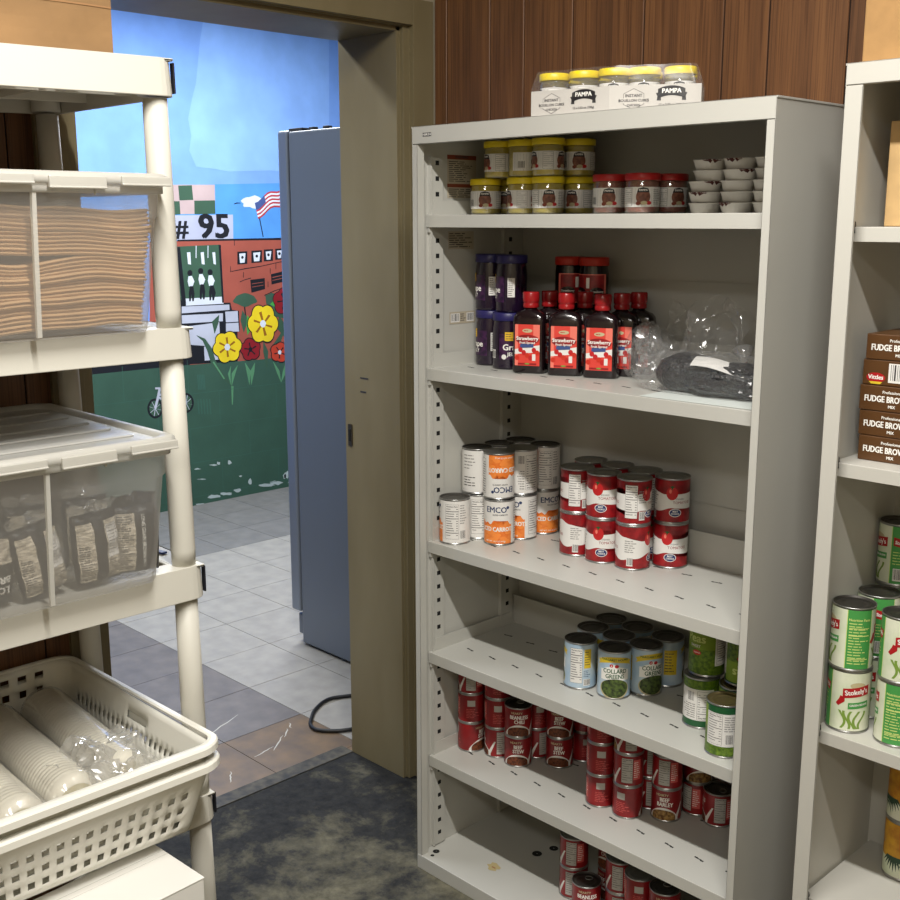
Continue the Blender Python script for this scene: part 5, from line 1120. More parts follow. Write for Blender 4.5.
# squeeze bottles
def bottle():
    b = MB(); prof = [(0,.90,.86),(.004,1,1),(.03,1.0,1.0),(.06,.985,.97),(.10,.985,.97),(.118,1,1),(.128,.97,.96),(.137,.80,.84),(.144,.52,.68),(.149,.36,.55),(.156,.34,.52)]
    n = 40; W_, D_ = .0385, .0245
    def ring(z, sx, sy):
        o = []
        for k in range(n):
            a_ = 2*PI*k/n; c, s_ = cos(a_), sin(a_); e = .42
            o.append((W_*sx*math.copysign(abs(c)**e, c), D_*sy*math.copysign(abs(s_)**e, s_), z))
        return o
    rows = []
    for z, sx, sy in prof:
        if z > .14:
            rr = .0125 if z > .147 else .016; o = [(rr*cos(2*PI*k/n), rr*sin(2*PI*k/n), z) for k in range(n)]
        else: o = ring(z, sx, sy)
        rows.append(o)
    for o in rows: b.v += o
    for i in range(len(rows)-1):
        for k in range(n): b.f.append([i*n+k, i*n+(k+1)%n, (i+1)*n+(k+1)%n, (i+1)*n+k]); b.m.append(0); b.sm.append(True)
    b.f.append(list(range(n))[::-1]); b.m.append(0); b.sm.append(False)
    # pressed grip rings on the narrow sides
    for z in (.035,.055,.075,.095):
        for s_ in (-1,1): b.box(s_*W_*.985-.0008, s_*W_*.985+.0008, -.012, .012, z, z+.003)
    o = b.build('spread_bottle', 'jam_dark', label='x', cat='bottle')
    b = MB(); b.lathe([(.0175,.149),(.018,.150),(.018,.158),(.0165,.160),(.0185,.162),(.0190,.166),(.0190,.182),(.0175,.185),(.008,.185)], 28); b.build('cap', 'seal_red', o)
    a = Art(); a.rect(-.0295,.0295,.018,.112,'straw_label',1)
    a.rect(-.0295,-.022,.018,.112,'straw_pink',2); a.rect(.014,.0295,.080,.112,'straw_pink',2)
    a.ell(.0,.098,.012,.0045,'bowl_tan',3); a.lines(-.008,.008,.0965,.0995,1,'ribbon_red',4,.6)
    a.ell(0,.078,.028,.011,'tomato_red',3); a.text('Strawberry',0,.080,.0115,'white_ink',5,bold=.03); a.text('Fruit Spread',0,.0705,.0075,'white_ink',5,bold=.02)
    a.poly([(-.018,.058),(.014,.060),(.016,.069),(-.016,.068)],'logo_blue' ,3); a.rect(-.017,.015,.060,.067,'paint_navy',4)
    a.poly([(-.0295,.055),(.0295,.066),(.0295,.050),(-.0295,.044)],'white_label',2)
    for k in range(7): a.ell(-.024+.008*k,.036+.006*((k*3)%4),.0055,.006,'fruit_red' if k%3 else 'lid_orange',3,10)
    a.rect(.012,.020,.030,.045,'white_label',5); a.rect(-.022,.022,.020,.024,'tomato_red',3); a.ell(0,.0225,.006,.002,'pod',4,8)
    f = a.build('label', lambda u,v,l:(u,-.0247-l,v), o)
    return Source(o)
bot = bottle(); rz = rad(24); GBt = 'strawberry spread bottles with red caps'
for x, y, q, lab in ((.226,.158,0,'left strawberry spread bottle in the front row'),(.311,.182,5,'middle strawberry spread bottle in the front row'),(.395,.206,0,'right strawberry spread bottle in the front row, beside the clear bag'),
                  (.232,.216,0,'strawberry spread bottle behind the left front one'),(.318,.240,1,'strawberry spread bottle behind the middle front one'),(.405,.262,0,'strawberry spread bottle second in the right column'),(.412,.316,0,'strawberry spread bottle third in the right column, against the back')):
    bot.put((x,y,Z2), rz+rad(q), lab, GBt)

# --- bags on the second shelf
def blob(name, cx, cy, cz, rx, ry, rz_, m, amp, freq, seed, parent=None, power=1.0, sub=5, floor=None, ridged=False, **kw):
    bm = bmesh.new(); bmesh.ops.create_icosphere(bm, subdivisions=sub, radius=1)
    for v in bm.verts:
        d = v.co.normalized()
        k = noise.noise(d*freq+Vector((seed,0,0)))
        if ridged: k = 1-2*abs(noise.noise(d*freq+Vector((seed,0,0))))+.4*(1-2*abs(noise.noise(d*freq*2.3+Vector((seed,3,0)))))
        s_ = 1+amp*k
        q = Vector((math.copysign(abs(d.x)**power,d.x)*rx, math.copysign(abs(d.y)**power,d.y)*ry, math.copysign(abs(d.z)**power,d.z)*rz_))*s_
        v.co = q+Vector((cx,cy,cz))
        if floor is not None and v.co.z < floor: v.co.z = floor+.0002*(v.co.z-floor)
    me = bpy.data.meshes.new(name); bm.to_mesh(me); bm.free()
    for p in me.polygons: p.use_smooth = not ridged
    me.materials.append(MATS[m]); o = bpy.data.objects.new(name, me); C.objects.link(o)
    if parent: o.parent = parent
    return meta(o, **kw)
b = MB(); T = Matrix.Translation((.755,.083,1.2937)) @ Matrix.Rotation(rad(2),4,'Z')
b.box(-.135,.135,-.036,.075,0,.0006,0,T); b.build('paper_sheet', 'sheet_paper', label='pale paper sheet lying under the bag of black beans', cat='paper')
t = empty('bean_bag', (.70,.165,1.2943), 0, 'plastic bag of black beans with a white paper label on the second shelf', 'bag')
blob('beans', -.055,.010,.034,.062,.054,.041,'beans',.10,2.4,3,t,.8,floor=.0009)
blob('beans', .050,.000,.030,.095,.060,.036,'beans',.12,2.2,8,t,.8,floor=.0009)
blob('plastic_bag', .010,.006,.034,.165,.068,.044,'film_thin',.10,8,11,t,.75,floor=.0004,ridged=True)
def crumple(u0,u1,v0,v1): pass
b = MB()
def flap(u, v):
    x = -.075+.15*u; w = .040*(1-v*.4)
    z = .045+.150*v*(1-.35*(2*u-1)**2); y = .015+.05*v+.018*sin(u*9+v*4)
    n_ = noise.noise_vector(Vector((u*5,v*5,4)))*.016+noise.noise_vector(Vector((u*13,v*12,9)))*.006
    return Vector((x*(1+.1*v)+n_.x-.02, y+n_.y, z+n_.z))
b.grid(flap, 34, 26, smooth=False); b.build('loose_film', 'film_thin', t)
b = MB(); b.grid(lambda u,v: Vector((-.005+.115*u-.02*v, -.062+.055*v+.010*u, .062+.012*sin(v*1.6)-.012*u+.003*sin(u*5))), 12, 6); b.build('paper_label', 'white_label', t, recalc=False)
b = MB(); b.tube([(.060+.007*cos(k),.028+.007*sin(k),.058+.001*k) for k in range(8)], .0016, 6); b.tube([(.064,.025,.060),(.074,.020,.050)], .0016, 6); b.build('twist_tie', 'seal_red', t)
b = MB(); b.tube([(.060,.028,.046),(.060,.030,.060),(.058,.034,.075),(.050,.040,.090)], [.010,.005,.012,.022], 12); b.build('gathered_neck', 'film', t)
t = empty('clear_bag', (.482,.268,1.2936), 0, 'crumpled clear plastic bag between the spread bottles and the black beans', 'bag')
blob('bag_lump', 0,0,.042,.040,.034,.046,'film',.22,3.2,5,t,.9,floor=.0005,ridged=True,sub=4)
blob('bag_lump', -.010,.004,.085,.024,.022,.030,'film',.3,3.4,9,t,.9,ridged=True,sub=4)
blob('bag_film', .0,0,.050,.050,.042,.056,'film_thin',.25,2.6,2,t,.9,floor=.0005,ridged=True,sub=4)
b = MB()
def drape(u, v):
    n_ = noise.noise_vector(Vector((u*4,v*4,14)))*.020+noise.noise_vector(Vector((u*12,v*12,2)))*.007
    return Vector((.03+.10*u+n_.x, -.02+.05*v+n_.y, .03+.155*v*(1-.5*u)+n_.z))
b.grid(drape, 24, 24, smooth=False); b.build('loose_film', 'film_thin', t)

# --- cups in the top compartment
def cup():
    b = MB(); r0, r1, h_ = .0280, .0340, .0205
    b.lathe([(r0-.002,0),(r0,.001),(r1-.001,h_-.002),(r1+.0008,h_-.0015),(r1+.0008,h_),(r1-.001,h_-.0002)], 30, 0)
    o = b.build('fruit_cup', 'cup_white', label='x', cat='cup')
    b = MB(); b.lathe([(r1-.0015,h_-.0003),(.001,h_-.0001)], 24, cap=False); b.build('foil_lid', 'foil', o)
    return Source(o)
cups = cup(); GCu = 'stacked small fruit cups in the top compartment'
cn = ['left', 'middle', 'right']; ln = ['lowest','second','third','fourth','topmost']
b = None
R = random.Random(9)
for ci, (xl, xu) in enumerate(((.6550,.6625),(.7270,.7320),(.7990,.8015))):
    for k in range(5):
        x = xl if k < 3 else xu; y = .196+R.uniform(-.002,.002); z = Z1+k*.0209
        c = cups.put((x, y, z), R.uniform(0,6), 'small white cup, %s of the %s stack'%(ln[k], cn[ci]), GCu)
        # torn sleeve edge that still clings to some rims
        if (ci, k) in ((0,4),(0,2),(0,1),(1,4),(1,3),(1,0)):
            f = facing(x,y)+{(0,4):.1,(0,2):.5,(0,1):-.5,(1,4):-.5,(1,3):.4,(1,0):-.9}[(ci,k)]-PI/2
            bb = MB(); pts = []
            for i in range(11):
                an = f-.62+1.24*i/10; dz = .0015+.0075*abs(sin(i*1.9+ci))*sin(PI*i/10); pts.append((an, dz))
            for i in range(10):
                a0, d0 = pts[i]; a1, d1 = pts[i+1]; rr = .0352; r2 = .0336
                bb.quad((rr*cos(a0),rr*sin(a0),.0208),(rr*cos(a1),rr*sin(a1),.0208),(r2*cos(a1),r2*sin(a1),.0208-d1),(r2*cos(a0),r2*sin(a0),.0208-d0))
            s_ = bb.build('torn_sleeve', 'torn_brown', recalc=False); s_.parent = c; s_.rotation_euler = (0,0,-c.rotation_euler[2])

# --- second unit: boxes
t = empty('cardboard_box', (1.158,.16,1.6264), 0, 'tan cardboard box inside the top compartment of the right-hand unit', 'box')
b = MB(); b.box(-.088,.40,-.06,.135,0,.172); b.build('box_body', 'kraft_box_b', t, bevel=.002)
b = MB(); b.box(-.088,.40,.045,.05,.1722,.1728); b.build('flap_seam', 'kraft_dark', t)
t = empty('cardboard_box', (1.30,.195,1.8842), 0, 'large tan cardboard box on top of the right-hand unit', 'box')
b = MB(); b.box(-.262,.30,-.150,.12,0,.38); b.build('box_body', 'kraft_box', t, bevel=.003)
b = MB(); b.box(-.262,.30,.004,.008,.3802,.3808); b.build('flap_seam', 'kraft_dark', t)
def brownie(kind):
    b = MB(); b.box(0,.205,0,.14,0,.0435); o = b.build('brownie_mix_box', 'cocoa', bevel=.0015, label='x', cat='box')
    a = Art()
    if kind == 0:
        a.text('FUDGE BROWNIE', .009, .0205, .0150, 'white_ink', 2, bold=.03, sx=.76, align='LEFT'); a.text('Professional', .0580, .0330, .0072, 'white_ink', 2, bold=.02); a.text('MIX', .058, .0085, .0072, 'white_ink', 2, bold=.03)
    else:
        a.ell(.024,.013,.017,.0085,'ribbon_red',1); a.text('Vittles',.024,.0135,.0105,'white_ink',3,bold=.03); a.poly([(.012,.006),(.036,.006),(.032,.002),(.016,.002)],'banner_yellow',2)
        a.barcode(.046,.094,.006,.039,1)
    a.build('print', lambda u,v,l:(u,-.0002-l,v), o)
    return Source(o)
bA, bB = brownie(0), brownie(1); GF = 'fudge brownie mix boxes stacked on the right-hand unit'
for k, (sx, src) in enumerate(((1.062,bA),(1.059,bA),(1.058,bA),(1.060,bB),(1.064,bA))):
    lab = ['lowest brownie mix box of the stack','brownie mix box second from the bottom of the stack','middle brownie mix box of the stack','brownie mix box with barcode and red oval, second from the top','topmost brownie mix box of the stack'][k]
    src.put((sx, .082+.002*(k%2), 1.2264+k*.0442), rad((.5,-.6,.8,-.4,1.2)[k]), lab, GF)

# ================================================================== PLASTIC RACK
t = empty('plastic_rack', (-.09, -1.14, 0), 0, 'cream plastic storage rack on round posts, standing left of the doorway', 'storage rack')
X0, X1, Y0, Y1 = -.235, .238, -.46, .464       # local, deck outline
RZ = [(1.912,.064),(1.4475,.056),(.997,.064),(.524,.056),(.09,.06)]
px = (.210, -.21); py = (.436, -.432)
for k, (z, th) in enumerate(RZ):
    b = MB()
    r_ = .024
    def outline(e, rc=.03, n=5):
        o = []
        for cx, cy, a0 in ((X1-rc,Y1-rc,0),(X0+rc,Y1-rc,PI/2),(X0+rc,Y0+rc,PI),(X1-rc,Y0+rc,1.5*PI)):
            for i in range(n+1):
                an = a0+PI/2*i/n; o.append((cx+(rc+e)*cos(an), cy+(rc+e)*sin(an)))
        return o
    O = outline(0); I = outline(-.004); n = len(O); O2 = outline(.0035)
    v0 = len(b.v)
    b.v += [(x,y,z) for x,y in O]+[(x,y,z-th) for x,y in O2]+[(x,y,z-th) for x,y in I]+[(x,y,z-.006) for x,y in I]
    for lev in range(3):
        for i in range(n):
            j = (i+1)%n; b.f.append([v0+lev*n+i, v0+lev*n+j, v0+(lev+1)*n+j, v0+(lev+1)*n+i]); b.m.append(0); b.sm.append(False)
    # deck: slats with slots between, seen from below and above
    nx = 6
    for i in range(nx+1):
        w = .026; x = X0+.03+(X1-X0-.06)*i/nx; b.box(x-w/2-.006, x+w/2+.006, Y0+.002, Y1-.002, z-.0045, z-.0005)
    for j in range(9):
        y = Y0+.035+(Y1-Y0-.07)*j/8; b.box(X0+.002, X1-.002, y-.02, y+.02, z-.005, z-.001)
    b.box(X0+.002, X0+.05, Y0+.002, Y1-.002, z-.005, z); b.box(X1-.05, X1-.002, Y0+.002, Y1-.002, z-.005, z)
    b.box(X0+.002, X1-.002, Y1-.05, Y1-.002, z-.005, z-.0002); b.box(X0+.002, X1-.002, Y0+.002, Y0+.05, z-.005, z-.0002)
    for j in range(4):
        y = Y0+.18+(Y1-Y0-.36)*j/3; b.box(X0+.004, X1-.004, y-.0015, y+.0015, z-th+.012, z-.004)
    for x in (X0+.15, X1-.15): b.box(x-.0015, x+.0015, Y0+.004, Y1-.004, z-th+.012, z-.004)
    s_ = b.build('shelf', 'rack_plastic', t, bevel=.002)
    if k == 0: s_.rotation_euler = (rad(1.0), 0, 0); s_.location = (0,.018,-.0065)
    b = MB()
    for x in px:
        for y, sg in ((py[0],1),(py[1],-1)):
            b = MB(); b.lathe([(.0285,z-th+.002),(.0285,z-.002)], 20, 0, Matrix.Translation((x if x<0 else x-.001,y-sg*.001,0))); b.build('post_socket', 'rack_plastic', s_)
    if k in (0, 2, 3, 4):
        b = MB(); b.box(X1-.020, X1-.009, Y1+.0008, Y1+.0042, z-th+.006, z-.006); b.build('end_slot', 'rack_slot', s_, bevel=.001)
for x in px:
    for y in py:
        zz = [0.0, .03]+[z-th for z,th in RZ[::-1]]
        ps = []
        for lo, hi in ((0,.032),(.09,.468),(.524,.933),(.997,1.3915),(1.4475,1.846)):
            ps.append((lo, hi))
        b = MB()
        for lo, hi in ps:
            b.lathe([(.0222,lo),(.0232,lo+.03 if hi-lo>.05 else hi-.001),(.0228,(lo+hi)/2),(.0215,hi)], 28, 0)
        b.build('post', 'rack_plastic', t, loc=(x,y+.010,0)).rotation_euler = (rad(.75),0,0)

def rrect(hx, hy, rc, n=6):
    """corner arcs of a rounded rectangle, ccw from +x+y corner"""
    arcs = []
    for sx, sy, a0 in ((1,1,0),(-1,1,PI/2),(-1,-1,PI),(1,-1,1.5*PI)):
        arcs.append([(sx*(hx-rc)+rc*cos(a0+PI/2*i/n), sy*(hy-rc)+rc*sin(a0+PI/2*i/n)) for i in range(n+1)])
    return arcs
def loop_pts(hx, hy, rc, n=6): return [p for a_ in rrect(hx,hy,rc,n) for p in a_]
def loft(b, levels, mi=0, n=6, smooth=True, closed_bottom=True):
    base = len(b.v); m = 4*(n+1)
    for hx, hy, rc, z in levels: b.v += [(x,y,z) for x,y in loop_pts(hx,hy,rc,n)]
    for l in range(len(levels)-1):
        for i in range(m):
            j = (i+1)%m; b.f.append([base+l*m+i, base+l*m+j, base+(l+1)*m+j, base+(l+1)*m+i]); b.m.append(mi); b.sm.append(smooth)
    if closed_bottom: b.f.append([base+i for i in range(m)][::-1]); b.m.append(mi); b.sm.append(False)

# --- lidded clear bins
def tub(loc, label, rz=0):
    t = empty('storage_bin', loc, rz, label, 'storage bin')
    hx, hy, H = .262, .25, .268
    b = MB(); loft(b, [(hx-.028,hy-.048,.022,.0),(hx-.024,hy-.044,.026,.006),(hx-.016,hy-.022,.03,H*.72),(hx-.012,hy-.018,.03,H*.74),(hx-.010,hy-.016,.03,H-.018),(hx-.002,hy-.008,.034,H-.018)])
    b.build('bin_body', 'tub_plastic', t, recalc=False)
    b = MB()
    for x, y, w in ((hx-.020,.0,1),): 
        b.add([(hx-.026,-.005,.004),(hx-.026,.005,.004),(hx-.010,.0045,H-.018),(hx-.010,-.0045,H-.018),(hx-.021,-.004,.004),(hx-.021,.004,.004),(hx-.004,.0035,H-.018),(hx-.004,-.0035,H-.018)],
              [(0,1,2,3),(4,7,6,5),(0,4,5,1),(1,5,6,2),(2,6,7,3),(3,7,4,0)])
    loft(b, [(hx-.010,hy-.016,.03,H-.034),(hx-.003,hy-.009,.034,H-.033),(hx-.003,hy-.009,.034,H-.020),(hx-.010,hy-.016,.03,H-.019)], closed_bottom=False)
    b.box(hx-.004, hx-.001, .10, .103, H-.036, H-.020); b.box(hx-.004, hx-.001, -.14, -.137, H-.036, H-.020)
    b.build('bin_rim', 'tub_rib', t)
    b = MB()
    loft(b, [(hx+.002,hy-.004,.034,H-.019),(hx+.006,hy,.038,H-.015),(hx+.004,hy-.002,.038,H-.004),(hx-.004,hy-.010,.034,H),(hx-.016,hy-.022,.03,H-.001),(hx-.022,hy-.028,.026,H-.008)], closed_bottom=False)
    b.build('lid_rim', 'tub_rib', t)
    b = MB()
    loft(b, [(hx-.022,hy-.028,.04,H-.0078),(.001,.001,.0005,H-.0080)], closed_bottom=False, smooth=False)
    for k in range(5):
        x = -.17+.085*k; b.box(x-.012, x+.012, -hy+.05, hy-.05, H-.0078, H-.0038)
    b.build('lid', 'tub_lid_plastic', t, bevel=.002)
    for y0, y1, dz in ((.145,.235,.0),(.02,.118,-.006),(-.118,-.004,.0),(-.235,-.14,-.006)):
        b = MB(); b.box(hx+.003, hx+.0095, y0, y1, H-.021+dz, H-.006+dz*.3); b.box(hx+.003, hx+.012, y0, y1, H-.0215+dz, H-.018+dz)
        b.build('latch', 'tub_rib', t, bevel=.0015)
    return t
tub((-.060,-.984,1.4478), 'clear lidded bin of flat brown paper bags, the upper of two bins on the rack')
tub((-.055,-.998,.9973), 'clear lidded bin holding black rice bags, on the middle rack shelf')
# folded paper bags inside the upper bin
R = random.Random(11)
def bag_wave(k):
    s = k/15
    def dz(x, y):
        # the pile slumps towards one spot near the front
        return -.016*(1-s)*math.exp(-((y-.02)/.05)**2-((x-.2)/.10)**2) if s < .55 else 0
    return dz
zb = 1.4478+.012
nb = 15
for k in range(nb):
    b = MB(); h_ = .0131; hx = .222+R.uniform(-.006,.004); hy = .197+.028*k/nb+R.uniform(-.005,.0)
    tilt = .006*sin(k*.9)
    ph = R.uniform(0,6)
    def zf(x, y, s, k=k, ph=ph):
        base = .0
        if k < 7: base = -.0+.010*(7-k)/7*0
        wob = .0038*sin(y*16+k*.16)+.0018*sin(y*37+x*9+k*.2)+.0004*sin(y*60+ph)
        edge = -.004*max(0,(abs(y)/hy-.8)*5)
        sag = .018*math.exp(-((y+.02)/.07)**2)*(-1 if 2<k<9 else 0)*(k-2)/7
        return base+wob+sag+s
    top = lambda u, v, hx=hx, hy=hy: (-hx+2*hx*u, -hy+2*hy*v, zf(-hx+2*hx*u, -hy+2*hy*v, h_*.5))
    bot_ = lambda u, v, hx=hx, hy=hy: (-hx+2*hx*u, -hy+2*hy*v, zf(-hx+2*hx*u, -hy+2*hy*v, -h_*.5))
    n1, n2 = 10, 26
    b.grid(top, n1, n2); b.grid(bot_, n1, n2)
    # folded edges: three thin layers each
    for (ua, va, ub, vb, n_) in ((1,0,1,1,n2),(0,1,0,0,n2),(1,1,0,1,n1),(0,0,1,0,n1)):
        for i in range(n_):
            f0, f1 = i/n_, (i+1)/n_
            p0 = Vector(bot_(ua+(ub-ua)*f0, va+(vb-va)*f0)); p1 = Vector(bot_(ua+(ub-ua)*f1, va+(vb-va)*f1))
            q0 = Vector(top(ua+(ub-ua)*f0, va+(vb-va)*f0)); q1 = Vector(top(ua+(ub-ua)*f1, va+(vb-va)*f1))
            o_ = Vector((0.003 if ua==ub==1 else (-.003 if ua==ub else 0), .003 if va==vb==1 else (-.003 if va==vb else 0), 0))
            m0 = p0.lerp(q0,.5); m1 = p1.lerp(q1,.5); g0 = m0-o_; g1 = m1-o_
            b.add([p0,p1,p0.lerp(q0,.25)+o_,p1.lerp(q1,.25)+o_,g0,g1,p0.lerp(q0,.75)+o_,p1.lerp(q1,.75)+o_,q0,q1],[(0,1,3,2),(2,3,5,4),(4,5,7,6),(6,7,9,8)],0)
    b.build('paper_bag', 'kraft', loc=(-.062,-.984,zb+.006+k*.0134), recalc=True, label='flat folded brown paper bag, %s in the pile inside the upper bin'%['lowest','second from the bottom','third from the bottom','fourth from the bottom','fifth from the bottom','sixth from the bottom','seventh from the bottom','exactly halfway up','seventh from the top','sixth from the top','fifth from the top','fourth from the top','third from the top','second from the top','topmost'][k], cat='paper bag', group='brown paper bags piled in the upper bin')
# rice bags in the lower bin
def rice_bag(kind):
    b = MB(); W2, H2, T2 = .052, .085, .024
    def pil(s_):
        def f(u, v):
            x = -1+2*u; y = -1+2*v
            th = T2*(max(0,1-abs(x)**3.0)**.6)*(max(0,1-abs(y)**3.2)**.6)
            n_ = noise.noise(Vector((x*3,y*3,s_*2+kind*5)))*.006
            return (W2*x*(1-.05*y*y), -s_*(th+n_*(1 if th > .006 else 0)), H2+H2*y)
        return f
    b.grid(pil(1), 22, 30, 0); b.grid(pil(-1), 22, 30, 0)
    o = b.build('rice_bag', 'bag_black', recalc=2, label='x', cat='bag')
    f = pil(1)
    def place(u, v, l):
        p = f((u/W2+1)/2, v/(2*H2)); return (p[0], p[1]-.0006-l, p[2])
    a = Art()
    if kind == 0:
        a.rect(-.046,-.012,.010,.150,'newsprint',1); a.rect(.014,.046,.010,.150,'newsprint',1)
        a.lines(-.044,-.014,.014,.100,16,'ink',2,.4,3); a.facts(.016,.044,.06,.14,n=9); a.lines(.016,.044,.014,.055,9,'ink',2,.4,6)
    elif kind == 1:
        a.rect(-.046,-.006,.008,.150,'newsprint',1); a.lines(-.044,-.008,.012,.146,24,'ink',2,.4,5); a.text('LONG GRAIN BROWN RICE', .012, .080, .0105, 'white_ink', 2, bold=.03, rot=-PI/2)
    else:
        a.rect(-.046,.046,.095,.150,'newsprint',1); a.text('BROWN', 0, .060, .022, 'white_ink', 2, bold=.04, rot=PI); a.text('LONG', .01, .036, .022, 'white_ink', 2, bold=.04, rot=PI)
    a.build('print', place, o, step=.006, vstep=.006)
    b = MB(); b.grid(lambda u,v: Vector((-W2*.9+W2*1.8*u, .012*sin(u*8+v*3)*(.3+v)+.006*noise.noise(Vector((u*5,v*5,kind))), 2*H2-.006+.030*v+.010*noise.noise(Vector((u*6,v*2,kind+3))))), 20, 8, smooth=False)
    b.build('folded_top', 'bag_black' if kind else 'film_milky', o)
    return Source(o)
rb = [rice_bag(0), rice_bag(1), rice_bag(2)]
GRi = 'rice bags in the lower bin'
for k, y, x, rz_, tilt, lab in ((1,-.812,.130,rad(80),.02,'black rice bag at the right end of the lower bin, white letters running down it'),
                      (0,-.888,.136,rad(92),-.05,'rice bag second from the right in the lower bin, dark stripe between printed panels'),
                      (0,-.985,.132,rad(96),-.16,'rice bag leaning right beside the bin rib, dark stripe between printed panels'),
                      (2,-1.085,.125,rad(88),.06,'rice bag at the left edge of the photo with upside-down white letters'),
                      (0,-.85,.02,rad(85),.0,'rice bag in the second row of the lower bin, right'),(0,-.97,.01,rad(95),.1,'rice bag in the second row of the lower bin, left')):
    o = rb[k].put((x,y,1.008), rz_, lab, GRi); o.rotation_euler = (0, tilt, rz_) if False else (Matrix.Rotation(rz_,4,'Z') @ Matrix.Rotation(tilt,4,'Y')).to_euler(); o.scale = (.86,.86,.76)
b = MB(); b.box(-.05,.06,-.006,.006,0,.004,0,Matrix.Translation((-.02,-.709,.9978)) @ Matrix.Rotation(rad(8),4,'Z')); b.build('plastic_strip','blue_strip',bevel=.001,label='dark blue plastic strip lying at the right end of the middle rack shelf',cat='strip')

# --- baskets
def basket(loc, label, H=.135):
    t = empty('plastic_basket', loc, 0, label, 'basket')
    HX, HY = .300, .275
    def lev(v): return (HX-.034*(1-v), HY-.030*(1-v), .032)
    b = MB(); NZ = 9; n = 6
    def arcs(v): 
        hx, hy, rc = lev(v); return rrect(hx, hy, rc, n)
    for ci in range(4):       # corners
        b.grid(lambda u, v, ci=ci: (*arcs(v)[ci][min(n,int(round(u*n)))], v*H), n, NZ)
    def sidegrid(ci, nu, keep):
        b.grid(lambda u, v: (*(Vector(arcs(v)[ci][-1]).lerp(Vector(arcs(v)[(ci+1)%4][0]), u)), v*H), nu, NZ, keep=keep)
    rows = (1,3,5)
    sidegrid(3, 35, lambda i, j: not (i%2==1 and j in rows))                      # front, +X
    sidegrid(1, 25, lambda i, j: not (i%2==1 and j in (5,7)))                     # back
    sidegrid(0, 53, lambda i, j: not (i%2==1 and j == 4 and 3 < i < 50) and not (j == 6 and 20 <= i <= 27))   # right side
    sidegrid(2, 53, lambda i, j: not (i%2==1 and j == 4 and 3 < i < 50) and not (j == 6 and 20 <= i <= 27))
    b.grid(lambda u, v: (-(HX-.034-.012)+2*(HX-.034-.012)*u, -(HY-.03-.012)+2*(HY-.03-.012)*v, 0), 25, 23, keep=lambda i, j: not (i%2==1 and j%2==1))
    loft(b, [(HX-.034,HY-.03,.032,.0),(HX-.046,HY-.042,.022,.0)], closed_bottom=False)
    b.build('basket_body', 'basket_white', t, solid=.0024, recalc=2)
    b = MB()
    for a_, c_, e_ in ((0,.001,0),):
        pass
    base = len(b.v); ring = []
    def rim_loop(e, dz):
        pts = loop_pts(HX+e, HY+e, .032+e, n); o = []
        for x, y in pts:
            # the rim swells upward at the front corners and droops outward at the front
            up = .010*max(0, (x/HX-.55))*max(0,abs(y)/HY-.6)*6
            o.append((x+(.006*max(0,x/HX) if e > 0 else 0), y, H+dz+up))
        return o
    L = [rim_loop(-.001,-.001), rim_loop(-.001,.003), rim_loop(.003,.005), rim_loop(.011,.004), rim_loop(.014,.000), rim_loop(.0145,-.012), rim_loop(.0125,-.012), rim_loop(.010,-.001), rim_loop(.001,-.001)]
    m = len(L[0])
    for l in L: b.v += l
    for l in range(len(L)):
        l2 = (l+1)%len(L)
        for i in range(m):
            j = (i+1)%m; b.f.append([l*m+i, l*m+j, l2*m+j, l2*m+i]); b.m.append(0); b.sm.append(False)
    b.build('rim', 'basket_white', t)
    return t
BX, BY = -.03, -1.022
basket((BX,BY,.5265), 'lower of two nested white plastic baskets on the rack', H=.132)
basket((BX,BY-.002,.560), 'upper of two nested white plastic baskets, holding wrapped foam bowls', H=.132)
# wrapped stacks of foam bowls lying in the upper basket
def roll(n_):
    b = MB(); r_ = .050; L_ = .40; pr = [(.036,0),(.048,.004)]
    for k in range(n_):
        z = .008+(L_-.03)*k/n_; pr += [(r_,z),(r_,z+(L_-.03)/n_*.5),(r_-.0012,z+(L_-.03)/n_*.55),(r_-.0012,z+(L_-.03)/n_*.95)]
    pr += [(r_*.93,L_-.015),(r_*.72,L_),(r_*.70,L_)]
    T = Matrix.Rotation(PI/2,4,'Y')
    b.lathe(pr, 36, 0, T @ Matrix.Translation((0,0,-L_/2)))
    o = b.build('foam_bowl_stack', 'foam', label='x', cat='bowls')
    b = MB(); b.lathe([(r_*.70,L_/2+.0004),(r_*.1,L_/2+.0006)], 30, 0, T, cap=False); b.build('end_bowl', 'foam_end', o)
    def film(u, v):
        x = -.235+.47*u; an = 2*PI*v; k = 1 if abs(x) < .2 else max(.25, 1-(abs(x)-.2)/.04)
        rr = r_*k+.0025; q = Vector((x, rr*cos(an), rr*sin(an)))
        f = noise.noise_vector(Vector((x*14,cos(an)*2,sin(an)*2)))*(.0022 if x < .12 else .006)
        return q+f+Vector((0,cos(an),sin(an)))*.001*abs(noise.noise(Vector((x*40,an*2,1))))
    b = MB(); b.grid(film, 60, 30, smooth=True); b.build('wrapping_film', 'film', o)
    return Source(o)
rl = roll(34); GW = 'film-wrapped stacks of foam bowls'
for x, y, z, a_, lab in ((-.055,-.8520,.619,-3.5,'film-wrapped stack of foam bowls along the right wall of the basket'),(-.04,-.960,.619,-2.5,'film-wrapped stack of foam bowls, second from the right in the basket'),
                  (-.025,-1.068,.619,-2,'film-wrapped stack of foam bowls at the left edge of the photo')):
    rl.put((x,y,z), rad(a_), lab, GW)
t = empty('loose_wrap', (.135,-.905,.60), 0, 'loose crumpled clear wrap lying over the front ends of the foam bowl stacks', 'plastic wrap')
b = MB()
